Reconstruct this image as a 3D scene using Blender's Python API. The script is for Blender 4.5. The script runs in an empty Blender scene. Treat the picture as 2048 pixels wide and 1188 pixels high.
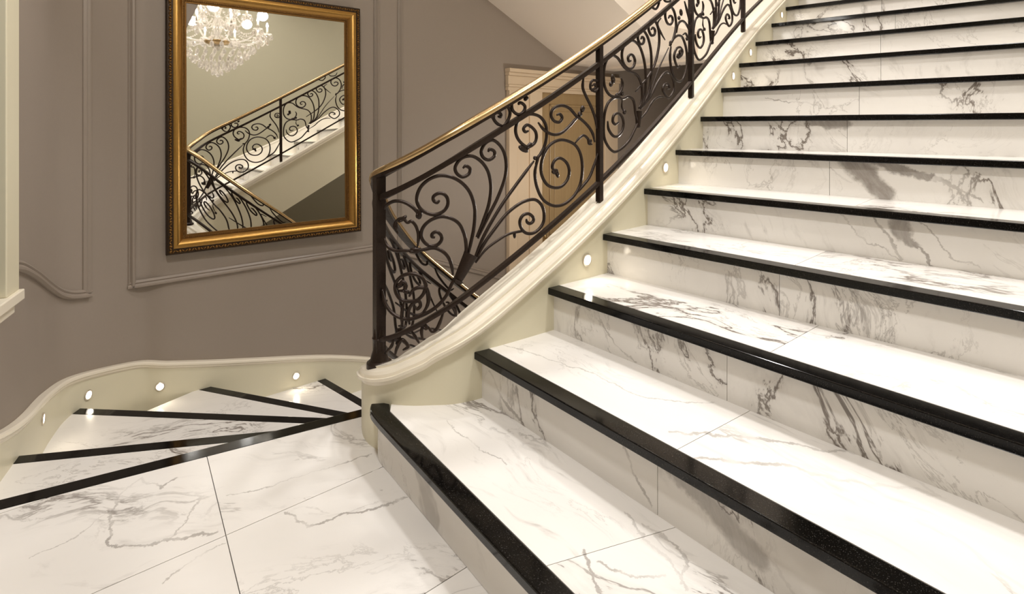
import bpy, math, random
import numpy as np
from mathutils import Vector, Matrix

random.seed(7)
S = bpy.context.scene
COL = S.collection
PI = math.pi

# ------------------------------------------------------------------ camera, light, exposure
F, CX, CY, RISE = 1100.0, 1024.0, 253.0, 0.17      # focal length / principal point in photo pixels, step rise in metres
H = 6.69 * RISE                                     # eye height above the landing
cam = bpy.data.cameras.new('camera'); camo = bpy.data.objects.new('camera', cam); COL.objects.link(camo)
cam.sensor_fit = 'HORIZONTAL'; cam.sensor_width = 36.0; cam.lens = F / 2048 * 36.0
cam.shift_y = -(594.0 - CY) / 2048.0
cam.clip_start = 0.03; cam.clip_end = 60
camo.location = (0, 0, H); camo.rotation_euler = (PI / 2, 0, 0)
S.camera = camo
wd = bpy.data.worlds.new('world'); S.world = wd; wd.use_nodes = True
wd.node_tree.nodes['Background'].inputs[0].default_value = (1.0, 0.86, 0.72, 1)
wd.node_tree.nodes['Background'].inputs[1].default_value = 0.05
S.view_settings.view_transform = 'Standard'; S.view_settings.look = 'None'
S.view_settings.gamma = 1.0; S.view_settings.use_curve_mapping = False
S.view_settings.exposure = 0.26
S.cycles.max_bounces = 8; S.cycles.diffuse_bounces = 4; S.cycles.glossy_bounces = 5
S.cycles.transmission_bounces = 6; S.cycles.transparent_max_bounces = 12
S.cycles.sample_clamp_indirect = 6.0; S.cycles.caustics_reflective = False; S.cycles.caustics_refractive = False
WARM = (1.0, 0.80, 0.60)
CEIL = 3.9
LOWER = -6 * RISE

# ------------------------------------------------------------------ helpers
def lin(r, g, b):
    f = lambda c: (c / 255 / 12.92) if c / 255 <= 0.04045 else ((c / 255 + 0.055) / 1.055) ** 2.4
    return (f(r), f(g), f(b), 1)

def link(o): COL.objects.link(o); return o

def empty(name, loc, label, cat, group=None, kind=None):
    o = bpy.data.objects.new(name, None); link(o); o.location = loc; o.empty_display_size = 0.05
    tag(o, label, cat, group, kind); return o

def tag(o, label=None, cat=None, group=None, kind=None):
    if label: o['label'] = label
    if cat: o['category'] = cat
    if group: o['group'] = group
    if kind: o['kind'] = kind
    return o

def root_loc(p):
    # meshes are built in world coordinates, so only an Empty shifts its children
    return p.location.copy() if p.type == 'EMPTY' else Vector((0, 0, 0))

def mesh(name, vf, mat, parent=None, smooth=False, bevel=0.0, auto=None):
    v, f = vf
    m = bpy.data.meshes.new(name); m.from_pydata([tuple(map(float, q)) for q in v], [], f); m.update()
    o = bpy.data.objects.new(name, m); link(o); m.materials.append(mat)
    if smooth:
        for p in m.polygons: p.use_smooth = True
    if auto is not None:
        m.set_sharp_from_angle(angle=math.radians(auto))
    if bevel:
        b = o.modifiers.new('bevel', 'BEVEL'); b.width = bevel; b.segments = 2; b.limit_method = 'ANGLE'
    if parent is not None:
        o.parent = parent; o.matrix_parent_inverse = Matrix.Translation(-root_loc(parent))
    return o

def merge(*parts):
    V, Fc = [], []
    for v, f in parts:
        n = len(V); V += list(v); Fc += [tuple(i + n for i in q) for q in f]
    return V, Fc

def area2(p): return sum(p[i][0] * p[(i + 1) % len(p)][1] - p[(i + 1) % len(p)][0] * p[i][1] for i in range(len(p)))

def prism(poly, z0, z1):
    """upright prism over a plan polygon; z0 / z1 numbers or per-vertex lists"""
    poly = [tuple(p[:2]) for p in poly]
    n = len(poly)
    z0 = [z0] * n if not hasattr(z0, '__len__') else list(z0)
    z1 = [z1] * n if not hasattr(z1, '__len__') else list(z1)
    if area2(poly) < 0: poly = poly[::-1]; z0 = z0[::-1]; z1 = z1[::-1]
    v = [(p[0], p[1], z) for p, z in zip(poly, z0)] + [(p[0], p[1], z) for p, z in zip(poly, z1)]
    f = [tuple(range(n - 1, -1, -1)), tuple(range(n, 2 * n))] + [(i, (i + 1) % n, n + (i + 1) % n, n + i) for i in range(n)]
    return v, f

def tube(pts, r, seg=8, cap=True, flat=1.0):
    P = [Vector(p) for p in pts]; n = len(P)
    rr = r if hasattr(r, '__len__') else [r] * n
    T = [(P[min(i + 1, n - 1)] - P[max(i - 1, 0)]).normalized() for i in range(n)]
    a = Vector((0, 0, 1)) if abs(T[0].z) < 0.9 else Vector((1, 0, 0))
    N = (a - T[0] * a.dot(T[0])).normalized(); V = []
    for i in range(n):
        N = (N - T[i] * N.dot(T[i])); N.normalize(); B = T[i].cross(N)
        for j in range(seg):
            t = 2 * PI * j / seg
            V.append(P[i] + N * (math.cos(t) * rr[i]) + B * (math.sin(t) * rr[i] * flat))
    Fc = [(i * seg + j, i * seg + (j + 1) % seg, (i + 1) * seg + (j + 1) % seg, (i + 1) * seg + j) for i in range(n - 1) for j in range(seg)]
    if cap: Fc += [tuple(range(seg - 1, -1, -1)), tuple((n - 1) * seg + j for j in range(seg))]
    return V, Fc

def sweep(pts, prof, cap=True):
    """sweep a closed profile [(lateral, up)] along points (x,y,z); lateral is horizontal, to the left of travel. prof may be a function of the station index"""
    P = [Vector(p) for p in pts]; n = len(P); V = []; m = None
    for i in range(n):
        t = P[min(i + 1, n - 1)] - P[max(i - 1, 0)]; t.z = 0; t.normalize()
        L = Vector((-t.y, t.x, 0))
        pr = prof(i) if callable(prof) else prof; m = len(pr)
        for a, b in pr: V.append(P[i] + L * a + Vector((0, 0, b)))
    Fc = [(i * m + j, (i + 1) * m + j, (i + 1) * m + (j + 1) % m, i * m + (j + 1) % m) for i in range(n - 1) for j in range(m)]
    if cap: Fc += [tuple(range(m)), tuple((n - 1) * m + j for j in range(m - 1, -1, -1))]
    return V, Fc

def lathe(prof, c=(0, 0, 0), seg=16):
    V = []; m = len(prof)
    for j in range(seg):
        t = 2 * PI * j / seg
        for r, z in prof: V.append((c[0] + r * math.cos(t), c[1] + r * math.sin(t), c[2] + z))
    Fc = [(j * m + i, ((j + 1) % seg) * m + i, ((j + 1) % seg) * m + i + 1, j * m + i + 1) for j in range(seg) for i in range(m - 1)]
    return V, Fc

def ball(c, r, seg=8, rings=5, M=None):
    """small ellipsoid; r = number or (rx,ry,rz), M optional 3x3"""
    rx, ry, rz = r if hasattr(r, '__len__') else (r, r, r)
    c = Vector(c); V = []; Fc = []
    for i in range(1, rings):
        ph = PI * i / rings
        for j in range(seg):
            t = 2 * PI * j / seg
            q = Vector((rx * math.sin(ph) * math.cos(t), ry * math.sin(ph) * math.sin(t), rz * math.cos(ph)))
            V.append(c + (M @ q if M else q))
    top = Vector((0, 0, rz)); V.append(c + (M @ top if M else top)); V.append(c - (M @ top if M else top))
    k = (rings - 1) * seg
    for i in range(rings - 2):
        for j in range(seg): Fc.append((i * seg + j, (i + 1) * seg + j, (i + 1) * seg + (j + 1) % seg, i * seg + (j + 1) % seg))
    for j in range(seg):
        Fc.append((k, j, (j + 1) % seg)); Fc.append((k + 1, (rings - 2) * seg + (j + 1) % seg, (rings - 2) * seg + j))
    return V, Fc

def box(c, s, M=None):
    c = Vector(c); V = []
    for x in (-.5, .5):
        for y in (-.5, .5):
            for z in (-.5, .5):
                q = Vector((x * s[0], y * s[1], z * s[2])); V.append(c + (M @ q if M else q))
    return V, [(0, 1, 3, 2), (4, 6, 7, 5), (0, 4, 5, 1), (2, 3, 7, 6), (0, 2, 6, 4), (1, 5, 7, 3)]

def catmull(P, sub=8):
    P = [np.array(p, float) for p in P]
    if len(P) == 2: return [tuple(P[0] + (P[1] - P[0]) * t) for t in np.linspace(0, 1, sub + 1)]
    Q = [2 * P[0] - P[1]] + P + [2 * P[-1] - P[-2]]; out = []
    for i in range(1, len(Q) - 2):
        p0, p1, p2, p3 = Q[i - 1:i + 3]
        for j in range(sub):
            t = j / sub
            out.append(tuple(0.5 * ((2 * p1) + (p2 - p0) * t + (2 * p0 - 5 * p1 + 4 * p2 - p3) * t * t + (3 * p1 - p0 - 3 * p2 + p3) * t ** 3)))
    out.append(tuple(P[-1])); return out

def ground(px, py, h):
    """point seen at a photo pixel, on the horizontal plane z = h"""
    y = F * (H - h) / (py - CY); return ((px - CX) / F * y, y)

# the mirror wall: a vertical plane n.p = C
WN = Vector((0.652, -0.758, 0)).normalized(); WU = Vector((-WN.y, WN.x, 0)); C_WALL = -3.915
def wp(u, off, z):
    """point at run u along the mirror wall, off metres in front of it, height z"""
    return WN * (C_WALL + off) + WU * u + Vector((0, 0, z))
def wpx(px, py, off=0.0):
    a = (px - CX) / F
    y = (C_WALL + off) / (WN.y + WN.x * a)
    p = Vector((a * y, y, 0)); return p.dot(WU), H - (py - CY) / F * y

# ------------------------------------------------------------------ materials
def newmat(name):
    m = bpy.data.materials.new(name); m.use_nodes = True
    return m, m.node_tree.nodes, m.node_tree.links, m.node_tree.nodes['Principled BSDF']

def flat(name, col, rough=0.5, metal=0.0, bump=0.0, bscale=60, var=0.0, spec=0.5):
    m, N, L, B = newmat(name)
    B.inputs['Base Color'].default_value = col; B.inputs['Roughness'].default_value = rough
    B.inputs['Metallic'].default_value = metal; B.inputs['Specular IOR Level'].default_value = spec
    if bump or var:
        tc = N.new('ShaderNodeTexCoord'); nz = N.new('ShaderNodeTexNoise'); nz.inputs['Scale'].default_value = bscale; nz.inputs['Detail'].default_value = 4
        L.new(tc.outputs['Object'], nz.inputs['Vector'])
        if bump:
            b = N.new('ShaderNodeBump'); b.inputs['Strength'].default_value = bump; b.inputs['Distance'].default_value = 0.004
            L.new(nz.outputs['Fac'], b.inputs['Height']); L.new(b.outputs[0], B.inputs['Normal'])
        if var:
            mx = N.new('ShaderNodeMix'); mx.data_type = 'RGBA'
            mx.inputs['A'].default_value = tuple(c * (1 - var) for c in col[:3]) + (1,); mx.inputs['B'].default_value = tuple(min(1, c * (1 + var)) for c in col[:3]) + (1,)
            L.new(nz.outputs['Fac'], mx.inputs['Factor']); L.new(mx.outputs['Result'], B.inputs['Base Color'])
    return m

def emis(name, col, strength):
    m, N, L, B = newmat(name)
    B.inputs['Base Color'].default_value = (1, 1, 1, 1)
    B.inputs['Emission Color'].default_value = col; B.inputs['Emission Strength'].default_value = strength
    return m

def marble(name, base, vein, amount=1.0, rough=0.13, ang=0.6, patch=0.0, bold=(), alpha=None):
    m, N, L, B = newmat(name)
    def node(t, **k):
        n = N.new(t)
        for a, b in k.items(): setattr(n, a, b)
        return n
    def math_(op, a, b=None, c=None):
        n = node('ShaderNodeMath', operation=op)
        for i, x in enumerate((a, b, c)):
            if x is None: continue
            if hasattr(x, 'links'): L.new(x, n.inputs[i])
            else: n.inputs[i].default_value = x
        return n.outputs[0]
    def noise(vec, sc, det=4, ro=0.5, dist=0.0):
        n = node('ShaderNodeTexNoise'); n.inputs['Scale'].default_value = sc; n.inputs['Detail'].default_value = det
        n.inputs['Roughness'].default_value = ro; n.inputs['Distortion'].default_value = dist
        L.new(vec, n.inputs['Vector']); return n.outputs['Fac']
    def ramp(x, a, b, inv=False):
        n = node('ShaderNodeMapRange', interpolation_type='SMOOTHSTEP')
        L.new(x, n.inputs[0]); n.inputs[1].default_value = a; n.inputs[2].default_value = b
        n.inputs[3].default_value = 1.0 if inv else 0.0; n.inputs[4].default_value = 0.0 if inv else 1.0
        return n.outputs[0]
    tc = node('ShaderNodeTexCoord'); oi = node('ShaderNodeObjectInfo')
    off = node('ShaderNodeVectorMath', operation='SCALE'); off.inputs[0].default_value = (31.7, 17.3, 23.9); L.new(oi.outputs['Random'], off.inputs['Scale'])
    add = node('ShaderNodeVectorMath', operation='ADD'); L.new(tc.outputs['Object'], add.inputs[0]); L.new(off.outputs[0], add.inputs[1])
    mp = node('ShaderNodeMapping'); mp.inputs['Rotation'].default_value = (0.25, 0.35, ang); L.new(add.outputs[0], mp.inputs['Vector'])
    wn = node('ShaderNodeTexNoise'); wn.inputs['Scale'].default_value = 1.4; wn.inputs['Detail'].default_value = 3; L.new(mp.outputs[0], wn.inputs['Vector'])
    ws = node('ShaderNodeVectorMath', operation='SCALE'); ws.inputs['Scale'].default_value = 0.55; L.new(wn.outputs['Color'], ws.inputs[0])
    wv = node('ShaderNodeVectorMath', operation='ADD'); L.new(mp.outputs[0], wv.inputs[0]); L.new(ws.outputs[0], wv.inputs[1])
    st = node('ShaderNodeMapping'); st.inputs['Scale'].default_value = (0.8, 2.6, 1.6); L.new(wv.outputs[0], st.inputs['Vector'])
    vec = st.outputs[0]
    # long wandering veins
    n1 = noise(vec, 0.9, 8, 0.62, 0.3)
    v1 = ramp(math_('ABSOLUTE', math_('SUBTRACT', n1, 0.5)), 0.001, 0.013, True)
    v1b = ramp(math_('ABSOLUTE', math_('SUBTRACT', n1, 0.5)), 0.0, 0.06, True)
    k1 = ramp(noise(vec, 0.55, 2), 0.47, 0.60)
    # finer network
    n2 = noise(vec, 2.6, 7, 0.65, 0.5)
    v2 = ramp(math_('ABSOLUTE', math_('SUBTRACT', n2, 0.5)), 0.001, 0.016, True)
    k2 = ramp(noise(vec, 1.1, 3), 0.46, 0.62)
    # fine parallel streaks
    s2 = node('ShaderNodeMapping'); s2.inputs['Scale'].default_value = (1.3, 26, 9); L.new(wv.outputs[0], s2.inputs['Vector'])
    n3 = noise(s2.outputs[0], 1.0, 5, 0.6)
    v3 = ramp(n3, 0.54, 0.78); k3 = ramp(noise(vec, 0.8, 3), 0.42, 0.66)
    # cloudy tone and dark bodies
    cl = ramp(noise(vec, 1.2, 5), 0.35, 0.75)
    pb = ramp(noise(vec, 0.6, 5, 0.55), 0.635, 0.665)
    tot = math_('MULTIPLY', math_('MULTIPLY', v1, k1), 0.75)
    tot = math_('ADD', tot, math_('MULTIPLY', math_('MULTIPLY', v1b, k1), 0.13))
    tot = math_('ADD', tot, math_('MULTIPLY', math_('MULTIPLY', v2, k2), 0.32))
    tot = math_('ADD', tot, math_('MULTIPLY', math_('MULTIPLY', v3, k3), 0.38))
    tot = math_('ADD', tot, math_('MULTIPLY', cl, 0.07))
    if patch: tot = math_('ADD', tot, math_('MULTIPLY', pb, patch))
    tot = math_('MULTIPLY', tot, amount)
    # individually placed veins: (p, q, half width, strength), chains of segments in the stone
    if bold:
        jn = node('ShaderNodeTexNoise'); jn.inputs['Scale'].default_value = 9.0; jn.inputs['Detail'].default_value = 9; jn.inputs['Roughness'].default_value = 0.68; L.new(tc.outputs['Object'], jn.inputs['Vector'])
        js = node('ShaderNodeVectorMath', operation='SUBTRACT'); L.new(jn.outputs['Color'], js.inputs[0]); js.inputs[1].default_value = (.5, .5, .5)
        # waver the veins only within the face of the slab (level, or an upright riser turned by alpha)
        sx = node('ShaderNodeSeparateXYZ'); L.new(js.outputs[0], sx.inputs[0]); cb = node('ShaderNodeCombineXYZ'); am = 0.085
        if alpha is None:
            L.new(math_('MULTIPLY', sx.outputs[0], am), cb.inputs[0]); L.new(math_('MULTIPLY', sx.outputs[1], am), cb.inputs[1])
        else:
            L.new(math_('MULTIPLY', sx.outputs[0], am * math.cos(math.radians(alpha))), cb.inputs[0]); L.new(math_('MULTIPLY', sx.outputs[0], -am * math.sin(math.radians(alpha))), cb.inputs[1]); L.new(math_('MULTIPLY', sx.outputs[2], am), cb.inputs[2])
        jm = node('ShaderNodeVectorMath', operation='ADD'); L.new(tc.outputs['Object'], jm.inputs[0]); L.new(cb.outputs[0], jm.inputs[1])
        fib = noise(s2.outputs[0], 2.0, 6, 0.7); fade = ramp(noise(tc.outputs['Object'], 7.0, 3, 0.6), 0.36, 0.62)
        for p, q, w, sg in bold:
            p, q = Vector(p), Vector(q); d = q - p; l2 = d.dot(d)
            a = node('ShaderNodeVectorMath', operation='SUBTRACT'); L.new(jm.outputs[0], a.inputs[0]); a.inputs[1].default_value = p
            dt = node('ShaderNodeVectorMath', operation='DOT_PRODUCT'); L.new(a.outputs[0], dt.inputs[0]); dt.inputs[1].default_value = d / l2
            cl_ = node('ShaderNodeClamp'); L.new(dt.outputs['Value'], cl_.inputs[0])
            sc_ = node('ShaderNodeVectorMath', operation='SCALE'); sc_.inputs[0].default_value = d; L.new(cl_.outputs[0], sc_.inputs['Scale'])
            ds = node('ShaderNodeVectorMath', operation='DISTANCE'); L.new(a.outputs[0], ds.inputs[0]); L.new(sc_.outputs[0], ds.inputs[1])
            v = ramp(ds.outputs['Value'], w * 0.55, w * 1.2, True)
            if w > 0.012: v = math_('MULTIPLY', v, math_('ADD', 0.55, math_('MULTIPLY', fib, 0.7)))
            else: v = math_('MULTIPLY', v, math_('ADD', 0.22, math_('MULTIPLY', fade, 0.68)))
            tot = math_('MAXIMUM', tot, math_('MULTIPLY', v, sg))
    mx = node('ShaderNodeMix', data_type='RGBA', clamp_factor=True)
    L.new(tot, mx.inputs['Factor']); mx.inputs['A'].default_value = base; mx.inputs['B'].default_value = vein
    L.new(mx.outputs['Result'], B.inputs['Base Color'])
    B.inputs['Roughness'].default_value = rough; B.inputs['Specular IOR Level'].default_value = 0.5
    return m

def granite(name):
    m, N, L, B = newmat(name)
    tc = N.new('ShaderNodeTexCoord'); v = N.new('ShaderNodeTexNoise'); v.inputs['Scale'].default_value = 420; v.inputs['Detail'].default_value = 1
    r = N.new('ShaderNodeMapRange'); r.inputs[1].default_value = 0.63; r.inputs[2].default_value = 0.74
    mx = N.new('ShaderNodeMix'); mx.data_type = 'RGBA'; mx.inputs['A'].default_value = (0.002, 0.0018, 0.0016, 1); mx.inputs['B'].default_value = (0.05, 0.046, 0.042, 1)
    L.new(tc.outputs['Object'], v.inputs['Vector']); L.new(v.outputs['Fac'], r.inputs[0]); L.new(r.outputs[0], mx.inputs['Factor']); L.new(mx.outputs['Result'], B.inputs['Base Color'])
    B.inputs['Roughness'].default_value = 0.10; B.inputs['Specular IOR Level'].default_value = 0.30
    return m

def wood(name, a, b):
    m, N, L, B = newmat(name)
    tc = N.new('ShaderNodeTexCoord'); mp = N.new('ShaderNodeMapping'); mp.inputs['Scale'].default_value = (30, 30, 1.2)
    nz = N.new('ShaderNodeTexNoise'); nz.inputs['Scale'].default_value = 1.5; nz.inputs['Detail'].default_value = 5
    mx = N.new('ShaderNodeMix'); mx.data_type = 'RGBA'; mx.inputs['A'].default_value = a; mx.inputs['B'].default_value = b
    L.new(tc.outputs['Object'], mp.inputs[0]); L.new(mp.outputs[0], nz.inputs['Vector']); L.new(nz.outputs['Fac'], mx.inputs['Factor']); L.new(mx.outputs['Result'], B.inputs['Base Color'])
    B.inputs['Roughness'].default_value = 0.35
    return m

def crystal(name):
    m, N, L, B = newmat(name)
    B.inputs['Base Color'].default_value = (1, 0.97, 0.92, 1); B.inputs['Roughness'].default_value = 0.02; B.inputs['IOR'].default_value = 1.5
    tr = N.new('ShaderNodeBsdfTransparent'); tr.inputs[0].default_value = (0.97, 0.95, 0.92, 1)
    gl = N.new('ShaderNodeBsdfGlossy'); gl.inputs['Roughness'].default_value = 0.08; gl.inputs['Color'].default_value = (1, 0.97, 0.93, 1)
    tl = N.new('ShaderNodeBsdfTranslucent'); tl.inputs['Color'].default_value = (1, 0.97, 0.93, 1)
    m1 = N.new('ShaderNodeMixShader'); m1.inputs[0].default_value = 0.45; L.new(gl.outputs[0], m1.inputs[1]); L.new(tl.outputs[0], m1.inputs[2])
    m2 = N.new('ShaderNodeMixShader'); m2.inputs[0].default_value = 0.5; L.new(tr.outputs[0], m2.inputs[1]); L.new(m1.outputs[0], m2.inputs[2])
    L.new(m2.outputs[0], N['Material Output'].inputs[0])
    return m

MARBLE = marble('white_marble', lin(237, 233, 228), lin(120, 111, 104), 1.3, 0.15, 0.75)
MARBLE_R = marble('white_marble_riser', lin(230, 226, 220), lin(120, 111, 104), 1.2, 0.10, -0.5, 0.3)
MARBLE_F = marble('white_marble_floor', lin(237, 233, 228), lin(125, 116, 108), 1.05, 0.22, -0.15)
GRANITE = granite('black_granite')
CORE = flat('stair_core_mortar', lin(150, 138, 124), 0.9)
GROUT = flat('tile_grout', lin(120, 110, 100), 0.9)
CREAM = flat('cream_paint', lin(224, 217, 192), 0.38, var=0.015, bscale=8)
CREAM_CAP = flat('cream_gloss_paint', lin(240, 231, 213), 0.25)
TAUPE = flat('taupe_wall_paint', lin(156, 144, 133), 0.62, bump=0.04, bscale=90, var=0.02)
TAUPE_T = flat('taupe_trim_paint', lin(154, 142, 131), 0.35)
BEIGE = flat('beige_wall_paint', lin(150, 143, 120), 0.6, bump=0.03, bscale=90)
PLASTER = flat('pale_plaster', lin(240, 228, 214), 0.75, bump=0.03, bscale=60)
IRON = flat('wrought_iron', lin(46, 34, 27), 0.38, 0.55, bump=0.25, bscale=120, var=0.35)
BRASS = flat('polished_brass', lin(196, 168, 124), 0.27, 1.0)
GOLD = flat('gilt_gold', lin(190, 148, 84), 0.30, 1.0, bump=0.12, bscale=90, var=0.12)
GOLD_D = flat('antique_gilt', lin(128, 94, 52), 0.42, 0.9, bump=0.5, bscale=260, var=0.5)
FRAME_BK = flat('dark_gilt_edge', lin(58, 42, 26), 0.45, 0.5, bump=0.2, bscale=150, var=0.3)
MIRROR = flat('mirror_silver', (0.93, 0.93, 0.91, 1), 0.0, 1.0)
DOORWOOD = wood('pale_oak_door', lin(176, 150, 112), lin(158, 132, 94))
CASING = flat('door_casing_paint', lin(222, 200, 172), 0.4, bump=0.02, bscale=30)
STEEL = flat('brushed_steel_ring', lin(225, 215, 200), 0.3, 0.8)
LENS = emis('lit_lamp_lens', (1.0, 0.90, 0.74, 1), 4.5)
BULB = emis('lit_candle_bulb', (1.0, 0.90, 0.74, 1), 45.0)
CANDLE = flat('candle_sleeve', lin(245, 236, 218), 0.5)
CRYSTAL = crystal('cut_crystal')
BLACKM = flat('black_lacquer', lin(22, 20, 19), 0.3)
DARKW = flat('dark_stained_wood', lin(70, 52, 40), 0.5, bump=0.1)

# ------------------------------------------------------------------ stair plan
LK = {2: (-0.133, 1.944), 3: (0.1405, 2.1385), 4: (0.386, 2.3375), 5: (0.61, 2.5415), 6: (0.818, 2.751), 7: (1.017, 2.967),
      8: (1.213, 3.19), 9: (1.4125, 3.4225), 10: (1.622, 3.664), 11: (1.8465, 3.915), 12: (2.068, 4.155)}
AL = {1: 53.3, 2: 51.6, 3: 50.6, 4: 48.2, 5: 45.7, 6: 44.3, 7: 43.4, 8: 42.8, 9: 41.6, 10: 40.2, 11: 39.2, 12: 38.6}
NST = 16
for k in range(13, NST + 1):
    LK[k] = (LK[k - 1][0] + 0.207, LK[k - 1][1] + 0.228); AL[k] = 38.6
LK[1] = (-0.472, 1.895)
WID = 2.2
def st(k, d, o):
    """plan point of step k: d along the nosing to the right, o into the step"""
    a = math.radians(AL[k]); return (LK[k][0] + d * math.cos(a) + o * math.sin(a), LK[k][1] - d * math.sin(a) + o * math.cos(a))
def st_d(k, px):
    """distance along nosing k at photo column px"""
    a = math.radians(AL[k]); t = (px - CX) / F; x, y = LK[k]
    return (t * y - x) / (math.cos(a) + t * math.sin(a))
_k1a = (-0.161, 1.428)        # a point of the straight part of the first nosing
def st1(d, o):
    a = math.radians(AL[1]); return (_k1a[0] + d * math.cos(a) + o * math.sin(a), _k1a[1] - d * math.sin(a) + o * math.cos(a))

# centre line of curb and railing: x, y, top of curb
PATH = []
for k in range(NST, 1, -1):
    p0 = LK[min(k + 1, NST)]; p1 = LK[k - 1] if k > 2 else (-0.302, 1.905)
    t = Vector((p0[0] - p1[0], p0[1] - p1[1])); t.normalize()
    PATH.append((LK[k][0] - t.y * 0.05, LK[k][1] + t.x * 0.05, k * RISE + 0.108))
PATH = PATH[::-1]
PATH = [(0.0, 3.18, -0.67), (-0.18, 3.05, -0.52), (-0.36, 2.87, -0.315), (-0.48, 2.68, -0.14), (-0.535, 2.45, 0.03), (-0.545, 2.3, 0.135), (-0.535, 2.16, 0.215),
        (-0.515, 2.075, 0.25), (-0.487, 2.018, 0.268), (-0.445, 1.978, 0.288), (-0.388, 1.96, 0.315), (-0.30, 1.957, 0.362)] + PATH
CL = np.array(catmull(PATH, 10))
CS = np.r_[0, np.cumsum(np.hypot(np.diff(CL[:, 0]), np.diff(CL[:, 1])))]
CR = CL[:, 0] / CL[:, 1]
i_new = 8 * 10
S_NEW = CS[i_new]
def rail(s, v=0.0, lat=0.0):
    """point at run s on the railing line, v above the curb top"""
    x, y, h = (np.interp(s, CS, CL[:, j]) for j in range(3))
    if lat:
        x1, y1 = np.interp(s + .01, CS, CL[:, 0]), np.interp(s + .01, CS, CL[:, 1]); x0, y0 = np.interp(s - .01, CS, CL[:, 0]), np.interp(s - .01, CS, CL[:, 1])
        t = np.array((x1 - x0, y1 - y0)); t /= np.hypot(*t); x -= t[1] * lat; y += t[0] * lat
    return (float(x), float(y), float(h + v))
def px_rail(px, py):
    """photo pixel -> (run, height above curb) on the upper railing"""
    s = float(np.interp((px - CX) / F, CR[i_new:], CS[i_new:]))
    x, y, h = rail(s); return s, H - (py - CY) / F * y - h
S_P2 = px_rail(1199, 398)[0]; S_P3 = px_rail(1382, 187)[0]
S_END = CS[-1]

# bold veins that the photograph shows on single slabs
def chain(pts, f, w, sg):
    P = [f(*p) for p in pts]; n = len(P) - 1
    return [(P[i], P[i + 1], w[min(i, len(w) - 1)], sg) for i in range(n)]
def on_riser(k):
    def f(px, py):
        d = st_d(k, px); x, y = st(k, d, 0.03); return (x, y, H - (py - CY) / F * y)
    return f
def on_level(h):
    return lambda px, py: ground(px, py, h) + (h,)
BASE_R, VEIN_R = lin(230, 226, 220), lin(122, 113, 105)
BOLD = {6: chain([(1695, 316), (1725, 345), (1765, 392)], on_riser(6), [.042, .036], .85) + chain([(1740, 322), (1810, 343), (1855, 352)], on_riser(6), [.022, .016], .8) + chain([(1855, 352), (1905, 368), (1965, 406)], on_riser(6), [.008, .004], .8) + chain([(1655, 330), (1700, 362)], on_riser(6), [.004], .7),
        5: chain([(1795, 436), (1800, 468), (1822, 492)], on_riser(5), [.030, .018], .75) + chain([(1822, 492), (1862, 528)], on_riser(5), [.006], .8) + chain([(1670, 425), (1712, 475), (1765, 500), (1795, 520)], on_riser(5), [.003], .7) + chain([(1745, 432), (1775, 480), (1800, 520)], on_riser(5), [.006], .6) + chain([(1830, 440), (1900, 515), (1960, 540)], on_riser(5), [.003], .5),
        7: chain([(1615, 241), (1650, 244), (1690, 250)], on_riser(7), [.020, .026], .7) + chain([(1612, 245), (1617, 290)], on_riser(7), [.003], .7) + chain([(1545, 236), (1620, 252)], on_riser(7), [.0025], .6),
        2: chain([(1318, 930), (1400, 1010), (1490, 1105)], on_riser(2), [.028, .034], .6) + chain([(1360, 945), (1470, 1050), (1570, 1180)], on_riser(2), [.005], .7) + chain([(965, 748), (985, 790), (1022, 832)], on_riser(2), [.006, .007], .7) + chain([(1230, 895), (1262, 965), (1290, 1010)], on_riser(2), [.004], .7),
        3: chain([(1185, 640), (1220, 690), (1260, 725)], on_riser(3), [.004], .6) + chain([(1240, 620), (1290, 700)], on_riser(3), [.003], .5),
        8: chain([(1525, 197), (1600, 205), (1690, 224)], on_riser(8), [.003], .7)}
RISER_M = {k: marble('white_marble_riser_veined_%d' % k, BASE_R, VEIN_R, 1.1, 0.10, -0.5, 0.0, v, AL[k]) for k, v in BOLD.items()}
TREAD_V = chain([(1330, 862), (1480, 872), (1620, 892), (1750, 918), (1880, 990)], on_level(2 * RISE), [.005], .6) + chain([(1390, 914), (1560, 930), (1700, 962), (1880, 990)], on_level(2 * RISE), [.006], .6) + chain([(1010, 690), (1180, 745), (1300, 800), (1430, 806)], on_level(2 * RISE), [.003], .5)
TREAD_V1 = chain([(1170, 1105), (1185, 1130), (1200, 1185)], on_level(RISE), [.005], .7) + chain([(1255, 1030), (1290, 1075), (1340, 1120), (1370, 1180)], on_level(RISE), [.004], .7) + chain([(1290, 1050), (1340, 1085), (1375, 1130), (1360, 1170)], on_level(RISE), [.004], .6) + chain([(1200, 1120), (1260, 1150), (1330, 1150)], on_level(RISE), [.004], .6) + chain([(900, 840), (950, 890), (1010, 930)], on_level(RISE), [.0025], .6)
TREAD_M = {2: marble('white_marble_tread_waved', lin(237, 233, 228), lin(120, 111, 104), 1.2, 0.15, 0.75, 0, TREAD_V), 1: marble('white_marble_tread_webbed', lin(237, 233, 228), lin(120, 111, 104), 1.2, 0.15, 0.75, 0, TREAD_V1)}
FLOOR_V = chain([(355, 955), (330, 973), (300, 967), (275, 960), (245, 990), (222, 1022), (220, 1062), (221, 1091), (288, 1091), (337, 1077), (390, 1072), (434, 1066)], on_level(0), [.0045], .7) + chain([(578, 1021), (617, 1051), (683, 1029), (742, 1021), (810, 995)], on_level(0), [.0045], .7) \
    + chain([(452, 992), (560, 965), (650, 935), (745, 908)], on_level(0), [.003], .6) + chain([(60, 1115), (150, 1075), (210, 1030)], on_level(0), [.002], .5) + chain([(330, 1160), (400, 1110), (446, 1085)], on_level(0), [.0025], .5) + chain([(340, 1075), (380, 1030), (410, 990)], on_level(0), [.003], .5)
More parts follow.
